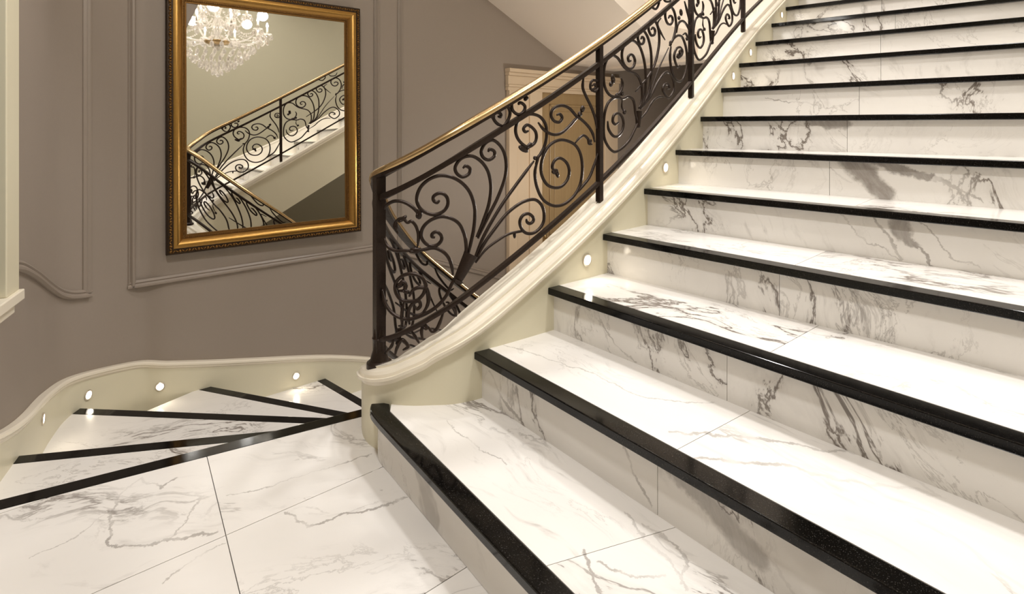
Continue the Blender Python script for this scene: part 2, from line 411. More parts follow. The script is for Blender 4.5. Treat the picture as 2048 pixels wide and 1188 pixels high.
FLOOR_M = marble('white_marble_floor_veined', lin(237, 233, 228), lin(120, 111, 104), 1.05, 0.2, -0.15, 0, FLOOR_V)

# ------------------------------------------------------------------ landing floor
e0 = ground(0, 999, 0); e1 = ground(710, 821, 0)
ED = Vector((e1[0] - e0[0], e1[1] - e0[1])).normalized(); EN = Vector((ED.y, -ED.x))      # EN points back onto the landing
def clip(poly, p, n):
    out = []
    for i in range(len(poly)):
        a, b = Vector(poly[i]), Vector(poly[(i + 1) % len(poly)]); da, db = (a - p).dot(n), (b - p).dot(n)
        if da >= 0: out.append(tuple(a))
        if (da >= 0) != (db >= 0): out.append(tuple(a + (b - a) * (da / (da - db))))
    return out
E0 = Vector(e0)
def edge(t, o=0.0): return tuple(E0 + ED * t + EN * o)
rw0 = Vector(st1(WID - 0.56, 0.03)); rwd = Vector((-math.sin(math.radians(AL[1])), -math.cos(math.radians(AL[1]))))   # foot of the right wall
RW_END = rw0 + rwd * 2.62
landing = [edge(-0.28, 0.05), edge(1.12, 0.05), (-0.42, 2.02), (-0.35, 1.75), tuple(st1(WID - 0.4, 0.2)), tuple(rw0), tuple(RW_END), (-1.62, -1.15), (-1.68, 1.2)]
fl = mesh('floor', prism(landing, LOWER - 0.1, -0.012), GROUT); tag(fl, 'white veined marble landing floor with thin joints', 'floor', kind='structure')
ja = Vector(ground(415, 918, 0)); jd = (Vector(ground(480, 1188, 0)) - ja).normalized()
jb = Vector(ground(183, 1188, 0)); jc = Vector(ground(776, 929, 0)); je = (jc - jb).normalized()
_den = jd.x * je.y - jd.y * je.x
_t = ((jb - ja).x * je.y - (jb - ja).y * je.x) / _den
JO = ja + jd * _t                                                                        # crossing of the two joints
JSTEP = 0.8094 * (jd.x * 0 + 1) * abs(je.y) / abs(jd.x * je.y - jd.y * je.x)
for i in range(-2, 2):
    for j in range(-2, 6):
        a = JO + je * (1.02 * i) + jd * (JSTEP * j)
        q = [a + je * .0012 + jd * .0012, a + je * (1.02 - .0012) + jd * .0012, a + je * (1.02 - .0012) + jd * (JSTEP - .0012), a + je * .0012 + jd * (JSTEP - .0012)]
        q = clip([tuple(v) for v in q], E0 + EN * 0.061, EN)
        if len(q) < 3: continue
        q = clip(q, Vector((-1.72, 0)), Vector((1, 0)))
        if len(q) > 2: q = clip(q, Vector(tuple(st1(0, 0.06))), -Vector((math.sin(math.radians(AL[1])), math.cos(math.radians(AL[1])))))
        if len(q) > 2: q = clip(q, rw0, Vector((rwd.y, -rwd.x)) if Vector((rwd.y, -rwd.x)).dot(Vector((-1, 1)) ) > 0 else -Vector((rwd.y, -rwd.x)))
        if len(q) > 2 and abs(area2(q)) > 0.01:
            mesh('floor_tile', prism(q, -0.014, 0), FLOOR_M, fl)
# fill beside the curb nose
mesh('floor_tile', prism([edge(0.86, 0.061), edge(1.10, 0.061), (-0.45, 2.0), (-0.40, 1.72), tuple(st1(0.02, 0.058)), tuple(st1(-0.30, 0.05))], -0.014, -0.0004), FLOOR_M, fl)

# ------------------------------------------------------------------ upper flight
up = empty('staircase', (LK[2][0], LK[2][1], 0), 'straight white marble flight with black granite nosings rising to the right', 'staircase')
RJ = {1: 1500, 2: 1300, 3: 1443, 4: 1551, 5: 2400, 6: 1655, 7: 1691, 8: 1716, 9: 1760, 10: 1760, 11: 1790}
TJ = {1: 1160, 2: 1325, 3: 1520, 4: 1575, 5: 1700, 6: 1640, 7: 1750}
fr1 = catmull([(-0.492, 1.922), (-0.489, 1.895), (-0.481, 1.868), (-0.462, 1.836), (-0.429, 1.7885)], 4)
def splits(js, d0, d1):
    e = [d0] + [j for j in js if d0 + .05 < j < d1 - .05] + [d1]; return list(zip(e[:-1], e[1:]))
for k in range(1, NST + 1):
    zt = k * RISE; zb = (k - 1) * RISE
    d0, d1 = (-0.03, WID)
    bot = zt - 0.24
    nxt = (lambda d, o, k=k: st(k + 1, d, o)) if k < NST else (lambda d, o, k=k: st(k, d, o + 0.31))
    if k == 1:
        core = [(-0.42, 1.90), st1(-0.5, 0.045)] + [st1(0.0, 0.045), st1(WID - 0.56, 0.045), nxt(d1, 0.06), nxt(-0.03, 0.06)]
        core = prism(core, LOWER, zt - 0.03)
    else:
        core = prism([st(k, d0, 0.045), st(k, d1, 0.045), nxt(d1, 0.06), nxt(d0, 0.06)], bot, zt - 0.03)
    so = mesh('step', core, CORE, up)
    g = 0.0008
    if k == 1:
        front = fr1 + [st1(0, 0), st1(WID - 0.56, 0)]
        back = [st1(WID - 0.56, 0.06), st1(0, 0.06), st1(-0.50, 0.06), (-0.43, 1.93)]
        mesh('nosing', prism(front + back, zt - 0.026, zt), GRANITE, so, bevel=0.004)
        rf = [(-0.468, 1.925), (-0.464, 1.90), (-0.455, 1.875), (-0.436, 1.845), st1(-0.45, 0.03)]
        rf = catmull(rf, 4)
        fr = rf + [st1(0.0, 0.03), st1(0.62, 0.03)]; bk = [st1(0.62, 0.05), st1(0, 0.05), st1(-0.45, 0.05), (-0.43, 1.92)]
        mesh('riser_slab', prism(fr + bk, 0.001, zt - 0.026), MARBLE_R, so)
        mesh('riser_slab', prism([st1(0.622, 0.03), st1(WID - 0.56, 0.03), st1(WID - 0.56, 0.05), st1(0.622, 0.05)], 0.001, zt - 0.026), MARBLE_R, so)
        tj = ground(1160, 1090, zt); dj = (Vector(tj) - Vector(_k1a)).dot(Vector((math.cos(math.radians(AL[1])), -math.sin(math.radians(AL[1])))))
        for a, b in ((None, dj), (dj, WID - 0.56)):
            if a is None: q = [(-0.425, 1.95), st1(-0.505, 0.0605), st1(0, 0.0605), st1(b - g, 0.0605), nxt(b - g + 0.50, 0.045), nxt(-0.03, 0.045), (-0.30, 1.95)]
            else: q = [st1(a + g, 0.0605), st1(b, 0.0605), nxt(WID, 0.045), nxt(a + g + 0.50, 0.045)]
            mesh('tread_slab', prism(q, zt - 0.03, zt), TREAD_M[1], so)
    else:
        mesh('nosing', prism([st(k, d0, 0), st(k, d1, 0), st(k, d1, 0.06), st(k, d0, 0.06)], zt - 0.026, zt), GRANITE, so, bevel=0.003)
        jr = [st_d(k, RJ[k])] if k in RJ else [0.6 + 0.13 * (k % 3)]
        for a, b in splits(jr + [jr[0] + 1.0], d0, d1):
            mesh('riser_slab', prism([st(k, a + g, 0.03), st(k, b - g, 0.03), st(k, b - g, 0.05), st(k, a + g, 0.05)], zb - 0.005, zt - 0.026), RISER_M.get(k, MARBLE_R), so)
        jt = [st_d(k, TJ[k])] if k in TJ else [0.75 + 0.11 * (k % 3)]
        for a, b in splits(jt + [jt[0] + 1.0], d0, d1):
            mesh('tread_slab', prism([st(k, a + g, 0.0605), st(k, b - g, 0.0605), nxt(b - g, 0.045), nxt(a + g, 0.045)], zt - 0.03, zt), TREAD_M.get(k, MARBLE), so)
# sloping plaster soffit under the flight
V = []; Fc = []
for k in range(2, NST + 1):
    for d in (-0.03, WID):
        x, y = st(k, d, 0); z = k * RISE + 0.108 - 0.54
        V += [(x, y, z), (x, y, z + 0.05)]
for i in range(NST - 2):
    a = i * 4; b = a + 4
    Fc += [(a, a + 2, b + 2, b), (a + 1, b + 1, b + 3, a + 3), (a, b, b + 1, a + 1), (a + 2, a + 3, b + 3, b + 2)]
mesh('soffit', (V, Fc), PLASTER, up)

# ------------------------------------------------------------------ curb (closed string) with moulded cap
curb = empty('stair_curb', (-0.487, 2.018, 0), 'cream painted stair curb with moulded cap carrying the iron railing', 'stair curb')
CAPP = [(0.055, -0.058), (0.066, -0.05), (0.072, -0.03), (0.072, -0.006), (0.067, 0.0), (-0.030, 0.0), (-0.030, -0.007), (-0.040, -0.0085), (-0.051, -0.014), (-0.058, -0.023), (-0.060, -0.034), (-0.068, -0.034), (-0.068, -0.044), (-0.060, -0.046), (-0.055, -0.052), (-0.052, -0.062), (0.05, -0.062)]
cl = [tuple(p) for p in CL]
# travel runs from the lower end to the top, so left of travel is the well side
mesh('cap', sweep(cl, CAPP), CREAM_CAP, curb, smooth=True, auto=18)
def body(i):
    h = CL[i][2]
    if i < i_new - 15: b = LOWER - h
    elif i < 125: b = -0.02 - h if i > i_new + 10 else LOWER - h
    else: b = -0.54
    return [(0.05, -0.05), (-0.05, -0.05), (-0.05, b), (0.05, b)]
mesh('body', sweep(cl, body), CREAM, curb, smooth=True, auto=40)

# ------------------------------------------------------------------ winding steps going down
skirt_pts = [(-1.50, -0.2), (-1.60, 0.9), (-1.72, 1.6), (-1.955, 2.18), (-2.17, 2.58), (-2.262, 2.86)]
sk = [Vector((p[0], p[1], 0)) for p in skirt_pts] + [wp(u, 0.03, 0) for u in (0.42, 0.62, 1.1, 2.0, 3.0)]
SK = np.array(catmull([(p.x, p.y) for p in sk], 10))
SKR = SK[:, 0] / np.maximum(SK[:, 1], 0.05)
m0 = int(np.argmax(SK[:, 1] > 1.55))
def skirt_at(px):
    a = (px - CX) / F; i = m0
    while i < len(SK) - 2 and SKR[i + 1] < a and not (SKR[i] <= a <= SKR[i + 1]): i += 1
    # the ratio first falls then rises along the wall; take the far branch
    j = max(range(m0, len(SK) - 1), key=lambda q: q if (SKR[q] - a) * (SKR[q + 1] - a) <= 0 else -1)
    t = (a - SKR[j]) / (SKR[j + 1] - SKR[j]); return SK[j] + (SK[j + 1] - SK[j]) * t
low = empty('winding_staircase', (-1.3, 2.9, LOWER), 'white marble winder steps with black granite nosings turning down behind the landing', 'staircase')
wl = [(ground(28, 912, -RISE), ground(538, 862, -RISE)), (ground(156, 816, -2 * RISE), ground(616, 834, -2 * RISE)),
      (ground(415.6, 771.6, -3 * RISE), ground(686.5, 823, -3 * RISE)), (ground(651, 756.8, -4 * RISE), ground(710.6, 791, -4 * RISE))]
lines = [(Vector(edge(-0.22)), ED.copy(), 1.34)]
for a, b in wl:
    a, b = Vector(a), Vector(b); d = (b - a).normalized(); lines.append((a - d * 0.02, d, 0))
lines.append((Vector(wp(2.15, 0.04, 0)[:2]), Vector((0.60, -0.80)).normalized(), 0))
lines.append((Vector(wp(2.48, 0.04, 0)[:2]), Vector((0.66, -0.75)).normalized(), 0))
def to_curb(p, d):
    """run along a winder line until it meets the curb centre line"""
    best = None
    for i in range(0, i_new + 6):
        q0, q1 = Vector(CL[i][:2]), Vector(CL[i + 1][:2]); e = q1 - q0; den = d.x * e.y - d.y * e.x
        if abs(den) < 1e-9: continue
        w = q0 - p; t = (w.x * e.y - w.y * e.x) / den; s_ = (w.x * d.y - w.y * d.x) / den
        if -0.01 <= s_ <= 1.01 and t > 0.2: best = t if best is None else min(best, t)
    return best if best else 1.9
ends = []
for p, d, L_ in lines: ends.append(p + d * (L_ if L_ else to_curb(p, d)))
def nrm(d): return Vector((-d.y, d.x))           # points down the stair (away from the landing)
for k in range(0, 6):
    z = -k * RISE; p, d, _ = lines[k]; q = ends[k]; n = nrm(d)
    if k == 0:
        mesh('landing_nosing', prism([p, q, q - n * 0.06, p - n * 0.06], -0.026, 0.0), GRANITE, low, bevel=0.003)
        so = mesh('step', prism([p - n * 0.05, q - n * 0.05, q - n * 0.2, p - n * 0.2], LOWER, -0.03), CORE, low)
    else:
        pp, pd, _ = lines[k - 1]; pq = ends[k - 1]; pn = nrm(pd)
        so = mesh('step', prism([p - n * 0.05, q - n * 0.05, pq - pn * 0.05, pp - pn * 0.05], LOWER, z - 0.03), CORE, low)
        mesh('nosing', prism([p, q, q - n * 0.06, p - n * 0.06], z - 0.026, z), GRANITE, so, bevel=0.003)
        mesh('tread_slab', prism([p - n * 0.0605, q - n * 0.0605, pq - pn * 0.035, pp - pn * 0.035], z - 0.03, z), MARBLE_F, so)
    mesh('riser_slab', prism([p - n * 0.03, q - n * 0.03, q - n * 0.05, p - n * 0.05], z - RISE, z - 0.026), MARBLE_R, so)
lf = mesh('floor_lower', prism([(-3, 1), (3.8, -1.2), tuple(wp(8.5, 3.5, 0)[:2]), tuple(wp(8.5, -0.2, 0)[:2]), tuple(wp(-1, -0.3, 0)[:2])], LOWER - 0.12, LOWER), MARBLE_F)
tag(lf, 'pale stone floor of the lower hall below the winder steps', 'floor', kind='structure')

# ------------------------------------------------------------------ walls and trim
def wall_path(off):
    out = []
    n = len(SK)
    for i in range(n):
        t = Vector(SK[min(i + 1, n - 1)]) - Vector(SK[max(i - 1, 0)]); t.normalize()
        out.append((SK[i][0] - t.y * off, SK[i][1] + t.x * off))
    return out
def wall_sheet(pts, z0, z1, th, mat, name):
    V = []; n = len(pts)
    for i in range(n):
        t = Vector(pts[min(i + 1, n - 1)]) - Vector(pts[max(i - 1, 0)]); t.normalize(); q = Vector(pts[i]) + Vector((-t.y, t.x)) * th
        V += [(pts[i][0], pts[i][1], z0), (pts[i][0], pts[i][1], z1), (q.x, q.y, z1), (q.x, q.y, z0)]
    Fc = [(i * 4 + j, i * 4 + (j + 1) % 4, i * 4 + 4 + (j + 1) % 4, i * 4 + 4 + j) for i in range(n - 1) for j in range(4)] + [(0, 1, 2, 3), ((n - 1) * 4 + 3, (n - 1) * 4 + 2, (n - 1) * 4 + 1, (n - 1) * 4)]
    return mesh(name, (V, Fc), mat, smooth=True, auto=30)
wpts = wall_path(0.03) + [tuple(wp(u, 0, 0)[:2]) for u in (4.0, 5.0, 8.6)]
wpts = [(-1.45, -1.6), (-1.49, -0.8)] + wpts
wl_ = wall_sheet(wpts, LOWER - 0.1, CEIL, 0.15, TAUPE, 'wall_left')
tag(wl_, 'taupe painted wall with raised panel mouldings behind the gilt mirror', 'wall', kind='structure')
# cream skirting following the winders
kx = [(0, 0.10), (14, 0.0), (28, -0.03), (156, -0.155), (415, -0.345), (651, -0.52), (750, -0.655)]
SKS = np.r_[0, np.cumsum(np.hypot(np.diff(SK[:, 0]), np.diff(SK[:, 1])))]
def skirt_s(px):
    p = skirt_at(px); j = int(np.argmin(np.hypot(SK[:, 0] - p[0], SK[:, 1] - p[1]))); return SKS[j]
ks = [(0.0, 0.17), (SKS[20], 0.15)] + [(skirt_s(a), b) for a, b in kx[2:]]
def sk_top(s):
    return float(np.interp(s, [a for a, b in ks] + [ks[-1][0] + 1.3], [b for a, b in ks] + [ks[-1][1] - 0.5]))
sp = np.array([(SK[i][0], SK[i][1]) for i in range(len(SK))])
tops = np.array([sk_top(s) for s in SKS]); 
for _ in range(6): tops[1:-1] = (tops[:-2] + 2 * tops[1:-1] + tops[2:]) / 4
skl = [(SK[i][0], SK[i][1], tops[i]) for i in range(len(SK))]
bb = mesh('baseboard_left', sweep(skl, lambda i: [(0.03, -0.03), (0.0, -0.03), (0.0, LOWER - tops[i]), (0.03, LOWER - tops[i])]), CREAM, smooth=True, auto=40)
tag(bb, 'cream stair skirting curving along the taupe wall', 'skirting', kind='structure')
mesh('cap', sweep(skl, [(0.034, -0.04), (0.034, -0.008), (0.028, 0.0), (-0.004, 0.0), (-0.012, -0.006), (-0.014, -0.016), (-0.008, -0.022), (-0.008, -0.03), (-0.002, -0.036), (0.0, -0.04)]), CREAM_CAP, bb, smooth=True, auto=35)

# panel mouldings on the mirror wall
MP = [(-0.016, 0.0), (-0.016, 0.006), (-0.008, 0.014), (-0.003, 0.010), (0.004, 0.018), (0.011, 0.018), (0.016, 0.008), (0.016, 0.0)]      # across, proud
def moulding(pts3, nrmf, name='panel_moulding'):
    P = [Vector(p) for p in pts3]; n = len(P); V = []; m = len(MP)
    for i in range(n):
        t = (P[min(i + 1, n - 1)] - P[max(i - 1, 0)]).normalized(); nn = nrmf(P[i]); a = t.cross(nn).normalized()
        k_ = 1.45
        for c, d in MP: V.append(P[i] + a * (c * k_) + nn * (d * 1.2 - 0.001))
    Fc = [(i * m + j, (i + 1) * m + j, (i + 1) * m + (j + 1) % m, i * m + (j + 1) % m) for i in range(n - 1) for j in range(m)] + [tuple(range(m - 1, -1, -1)), tuple((n - 1) * m + j for j in range(m))]
    return mesh(name, (V, Fc), TAUPE_T, wl_, smooth=True, auto=30)
WNf = lambda p: WN
u2, h2 = wpx(262, 570); u2r, _ = wpx(753, 486); u3, _ = wpx(800, 300)
moulding([wp(u2, 0, h2 - 0.016), wp(u2, 0, 3.3)], WNf)
moulding([wp(u2 - .016, 0, h2), wp(u2r + .016, 0, h2)], WNf)
moulding([wp(u2r, 0, h2 - 0.016), wp(u2r, 0, 3.3)], WNf)
b3 = [wpx(797, 503), wpx(1009, 556)]
moulding([wp(u3, 0, b3[0][1] - 0.01), wp(u3, 0, 2.6)], WNf)
moulding([wp(b3[0][0], 0, b3[0][1]), wp(b3[1][0], 0, b3[1][1])], WNf)
# left panel, on the curved part of the wall, with its wavy lower rail
WP = np.array(wall_path(0.03)); WPR = WP[:, 0] / np.maximum(WP[:, 1], .05)
def wall_at(px, py):
    a = (px - CX) / F
    j = max(range(m0, len(WP) - 1), key=lambda q: q if (WPR[q] - a) * (WPR[q + 1] - a) <= 0 else -1)
    t = (a - WPR[j]) / (WPR[j + 1] - WPR[j]); p = WP[j] + (WP[j + 1] - WP[j]) * t; return Vector((p[0], p[1], H - (py - CY) / F * p[1]))
def wall_n(p):
    j = int(np.argmin(np.hypot(WP[:, 0] - p.x, WP[:, 1] - p.y))); j = min(max(j, 1), len(WP) - 2)
    t = WP[j + 1] - WP[j - 1]; return Vector((t[1], -t[0], 0)).normalized()
wave = [(8, 532), (22, 531), (40, 533), (58, 542), (75, 553), (92, 567), (108, 579), (124, 587), (142, 590), (160, 589), (180, 586)]
moulding([wall_at(*p) for p in catmull(wave, 4)], wall_n)
pz = wall_at(172, 586); moulding([pz, Vector((pz.x, pz.y, 3.3))], wall_n)

# cream window surround at the left edge of the view
win = empty('window_1', (-1.93, 2.0, 0.5), 'cream window surround with moulded sill on the curved wall at left', 'window', kind='structure')
ja_ = wall_at(14, 300); nn = wall_n(ja_); tt = Vector((-nn.y, nn.x, 0)); tt = tt if tt.y < 0 else -tt
def wbox(a0, a1, o0, o1, z0, z1, name, mat=CREAM):
    a0 += 0.075; a1 += 0.075; q = [ja_ + tt * a0 + nn * o0, ja_ + tt * a1 + nn * o0, ja_ + tt * a1 + nn * o1, ja_ + tt * a0 + nn * o1]
    return mesh(name, prism([tuple(v[:2]) for v in q], z0, z1), mat, win, bevel=0.004)
zb_ = H - (572 - CY) / F * ja_.y
wbox(0.0, 0.12, -0.06, 0.06, zb_, 2.9, 'casing'); wbox(0.64, 0.76, -0.06, 0.06, zb_, 2.9, 'casing'); wbox(0.0, 0.76, -0.04, 0.06, 2.9, 3.02, 'casing')
wbox(-0.006, 0.78, -0.04, 0.075, zb_ - 0.04, zb_, 'sill', CREAM_CAP); wbox(0.01, 0.76, -0.04, 0.05, zb_ - 0.085, zb_ - 0.04, 'apron', CREAM_CAP)
wbox(0.12, 0.64, 0.0, 0.02, zb_, 2.9, 'pane', BLACKM)

# right wall with its skirting
rp = [tuple(rw0 + rwd * 2.62), tuple(rw0 + rwd * 1.2), tuple(rw0)] + [st(k, WID, 0) for k in range(2, NST + 1)] + [(st(NST, WID, 2.5))]
RP = catmull(rp, 4)
wr = wall_sheet(RP, LOWER - 0.1, CEIL, -0.15, BEIGE, 'wall_right'); tag(wr, 'plain beige wall along the right side of the marble flight', 'wall', kind='structure')
rs = [(st1(WID - 0.56, 0)[0], st1(WID - 0.56, 0)[1], 0.17 + 0.15)] + [(st(k, WID, 0)[0], st(k, WID, 0)[1], k * RISE + 0.15) for k in range(2, NST + 1)]
br = mesh('baseboard_right', sweep(catmull(rs, 4), [(0.03, 0.0), (-0.01, 0.0), (-0.01, -0.42), (0.022, -0.42), (0.022, -0.03), (0.03, -0.02)]), CREAM_CAP); tag(br, 'cream sloping skirting on the right wall beside the marble steps', 'skirting', kind='structure')
ce = mesh('ceiling', prism([(-3.2, -2), (0, -2), (4.5, 1.2), tuple(wp(8.6, 3.6, 0)[:2]), tuple(wp(8.6, -0.2, 0)[:2]), tuple(wp(-0.8, -0.3, 0)[:2])], CEIL, CEIL + 0.1), PLASTER)
tag(ce, 'pale plaster ceiling high over the stairwell', 'ceiling', kind='structure')
wb = mesh('wall_rear', prism([(-1.75, -1.7), (-1.3, -1.7), tuple(RW_END + rwd * 0.1), tuple(RW_END + rwd * 0.5)], LOWER, CEIL), BEIGE); tag(wb, 'beige wall closing the landing behind the viewer', 'wall', kind='structure')

# sloping soffit over the lower flight
uA, hA = wpx(1100, 100); uB, hB = wpx(975, 0); sl = (hA - hB) / (uA - uB)
HC = 1.77
u_end = uA + (HC - hA) / sl
prof = [(uA + (3.75 - hA) / sl, 3.75)] + [(uB - 0.6, hB - 0.6 * sl), (uA - 0.05, hA - 0.05 * sl)]
prof += [(u_end - 0.09, HC + 0.09 * -sl + 0.004), (u_end - 0.02, HC + 0.016), (u_end + 0.06, HC + 0.003), (4.75, HC)]
V = []
for u, h in prof:
    V += [wp(u, 0.0, h), wp(u, 1.18, h), wp(u, 1.18, h + 0.24), wp(u, 0.0, h + 0.24)]
n = len(prof)
Fc = [(i * 4 + j, i * 4 + 4 + j, i * 4 + 4 + (j + 1) % 4, i * 4 + (j + 1) % 4) for i in range(n - 1) for j in range(4)] + [(0, 1, 2, 3), (n * 4 - 1, n * 4 - 2, n * 4 - 3, n * 4 - 4)]
sf = mesh('ceiling_soffit', (V, Fc), PLASTER); tag(sf, 'sloping pale plaster soffit above the lower flight and door', 'soffit', kind='structure')
# bulkhead wall across the back, dark passage below it
UB = 4.62
def ubox(u0, u1, o0, o1, z0, z1, name, mat, parent=None, bevel=0):
    q = [wp(u0, o0, 0), wp(u1, o0, 0), wp(u1, o1, 0), wp(u0, o1, 0)]
    return mesh(name, prism([tuple(v[:2]) for v in q], z0, z1), mat, parent, bevel=bevel)
bk = ubox(UB, UB + 0.25, 0.0, 1.93, 1.75, CEIL, 'wall_back', PLASTER); tag(bk, 'pale plaster bulkhead wall above the dark passage', 'wall', kind='structure')
pc = ubox(UB + 0.25, 8.6, 0.0, 1.88, 1.98, 2.1, 'ceiling_passage', TAUPE); tag(pc, 'low taupe ceiling of the dark passage', 'ceiling', kind='structure')
pe = ubox(7.0, 7.15, -0.1, 2.3, LOWER, 1.98, 'wall_passage', TAUPE); tag(pe, 'taupe end wall of the dark passage behind the railing', 'wall', kind='structure')
ps = ubox(UB + 0.1, 8.6, 2.3, 2.42, LOWER, 1.6, 'wall_passage_side', TAUPE); tag(ps, 'taupe side wall of the dark passage', 'wall', kind='structure')
ub = ubox(5.0, 8.6, 2.3, 3.9, NST * RISE - 0.2, NST * RISE, 'floor_upper', MARBLE_F); tag(ub, 'white marble floor at the top of the flight', 'floor', kind='structure')
# dark picture in the passage
pic = empty('framed_picture', wp(6.98, 0.6, 1.2), 'small black framed picture hanging in the dark passage', 'picture')
ubox(6.965, 6.998, 0.95, 1.55, 0.55, 1.42, 'frame', DARKW, pic, 0.005); ubox(6.955, 6.966, 1.0, 1.5, 0.60, 1.37, 'canvas', BLACKM, pic)

# ------------------------------------------------------------------ door on the mirror wall
dr = empty('door_1', wp(4.1, 0.0, LOWER), 'pale wood panelled door with cream casing on the lower landing', 'door', kind='structure')
uc0, ht = wpx(1012, 137); uc1, _ = wpx(1231, 200); ul0, hl = wpx(1078, 190); ul1, _ = wpx(1203, 190)
hl = 1.46
ubox(uc0, uc0 + 0.10, 0, 0.05, LOWER, ht - 0.2, 'casing', CASING, dr, 0.006); ubox(uc0 + 0.10, uc0 + 0.26, 0, 0.035, LOWER, ht - 0.2, 'casing', CASING, dr, 0.006); ubox(uc0 + 0.26, ul0, 0, 0.05, LOWER, ht - 0.2, 'casing', CASING, dr, 0.006)
ubox(ul1, ul1 + 0.12, 0, 0.05, LOWER, ht - 0.2, 'casing', CASING, dr, 0.006); ubox(ul1 + 0.12, uc1, 0, 0.035, LOWER, ht - 0.2, 'casing', CASING, dr, 0.006)
hd = [(ht, 0.075, 0.035), (ht - 0.035, 0.06, 0.03), (ht - 0.065, 0.045, 0.085), (ht - 0.15, 0.055, 0.02), (ht - 0.17, 0.045, 0.035)]
for z, o, t in hd: ubox(uc0 - o * 0.2, uc1 + o * 0.2, 0, o, z - t, z, 'header', CASING, dr, 0.004)
leaf = ubox(ul0, ul1, 0, 0.018, LOWER, ht - 0.2, 'door_leaf', DOORWOOD, dr)
uw = ul1 - ul0
for z0, z1 in ((LOWER + 0.18, LOWER + 0.95), (LOWER + 1.08, ht - 0.32)):
    for a, b, c, d in ((ul0 + .12, ul1 - .12, z0, z0 + .02), (ul0 + .12, ul1 - .12, z1 - .02, z1), (ul0 + .12, ul0 + .14, z0, z1), (ul1 - .14, ul1 - .12, z0, z1)):
        ubox(a, b, 0.018, 0.032, c, d, 'panel_bead', DOORWOOD, leaf, 0.004)
    ubox(ul0 + .19, ul1 - .19, 0.018, 0.026, z0 + .07, z1 - .07, 'panel', DOORWOOD, leaf, 0.006)
hp = wp(ul0 + 0.06, 0.02, LOWER + 1.06)
mesh('handle', merge(tube([hp + Vector((0, 0, -.07)), hp + Vector((0, 0, .07))], 0.016, 8), tube([hp, hp + WN * 0.05, hp + WN * 0.055 + WU * 0.11], 0.009, 8)), BRASS, leaf, smooth=True)

# ------------------------------------------------------------------ gilt mirror
mu0, mb = wpx(332, 511, 0.03); mu1, _ = wpx(717, 457, 0.03); _, mt = wpx(720, 19, 0.03)
mir = empty('wall_mirror', wp((mu0 + mu1) / 2, 0, mb), 'large rectangular mirror in carved gilt frame on taupe wall', 'mirror')
TILT = math.radians(-0.7)
mc = wp((mu0 + mu1) / 2, 0.0, (mb + mt) / 2)
def mpt(a, z, o):
    """a across from the left edge, z up from the bottom edge, o proud of wall; whole mirror leans by TILT"""
    return wp(mu0 + a, 0.018 + o + (a - (mu1 - mu0) / 2) * 0.030 + (z - (mt - mb) / 2) * math.tan(-TILT) * -1, mb + z)
MW, MH = mu1 - mu0, mt - mb
def frame_ring(prof, name, mat):
    """prof: (inset from outer edge, proud). four mitred rails, each a part"""
    cs = [(0, 0), (1, 0), (1, 1), (0, 1)]
    def corner(c, ins, o): return mpt(ins if c[0] == 0 else MW - ins, ins if c[1] == 0 else MH - ins, o)
    for i in range(4):
        a, b = cs[i], cs[(i + 1) % 4]; V = [corner(a, *p) for p in prof] + [corner(b, *p) for p in prof]; m = len(prof)
        Fc = [(j, m + j, m + (j + 1) % m, (j + 1) % m) for j in range(m)] + [tuple(range(m - 1, -1, -1)), tuple(range(m, 2 * m))]
        o = mesh(name, (V, Fc), mat, mir, smooth=True, auto=28)
frame_ring([(0, 0), (0, 0.030), (0.006, 0.042), (0.036, 0.042), (0.038, 0.034), (0.038, 0)], 'outer_frame', FRAME_BK)
cove = [(0.037, 0.0), (0.037, 0.040)] + [(0.037 + 0.05 * t, 0.040 + 0.012 * math.sin(PI * t * 1.0) - 0.022 * t) for t in np.linspace(0.06, 1, 9)] + [(0.088, 0.0)]
frame_ring(cove, 'gilt_cove', GOLD)
frame_ring([(0.087, 0), (0.087, 0.016), (0.100, 0.016), (0.104, 0.010), (0.112, 0.010), (0.114, 0.002), (0.114, 0)], 'inner_frame', GOLD_D)
def along(ins, o, step):
    out = []
    for a, b in (((ins, ins), (MW - ins, ins)), ((MW - ins, ins), (MW - ins, MH - ins)), ((MW - ins, MH - ins), (ins, MH - ins)), ((ins, MH - ins), (ins, ins))):
        L_ = math.hypot(b[0] - a[0], b[1] - a[1]); n = int(L_ / step)
        for i in range(n):
            t = i / n; out.append((mpt(a[0] + (b[0] - a[0]) * t, a[1] + (b[1] - a[1]) * t, o), (b[0] - a[0]) / L_, (b[1] - a[1]) / L_, i))
    return out
car = []
MR = Matrix((WU, WN, Vector((0, 0, 1)))).transposed()
for p, dx, dz, i in along(0.021, 0.042, 0.0165):
    ang = math.atan2(dz, dx) + (0.7 if i % 2 else -0.7)
    R = MR @ Matrix.Rotation(-ang, 3, 'Y')
    car.append(ball(p, (0.013 if i % 3 else 0.0095, 0.0065, 0.0048 if i % 3 else 0.0095), 6, 4, R))
tag(mesh('carving', merge(*car), GOLD_D, mir, smooth=True), kind='stuff')
bd = [ball(p, 0.0042, 6, 4) for p, dx, dz, i in along(0.096, 0.017, 0.0105)]
tag(mesh('beading', merge(*bd), GOLD_D, mir, smooth=True), kind='stuff')
gi = 0.112
mesh('mirror_glass', ([mpt(gi, gi, 0.004), mpt(MW - gi, gi, 0.004), mpt(MW - gi, MH - gi, 0.004), mpt(gi, MH - gi, 0.004)], [(0, 1, 2, 3)]), MIRROR, mir)
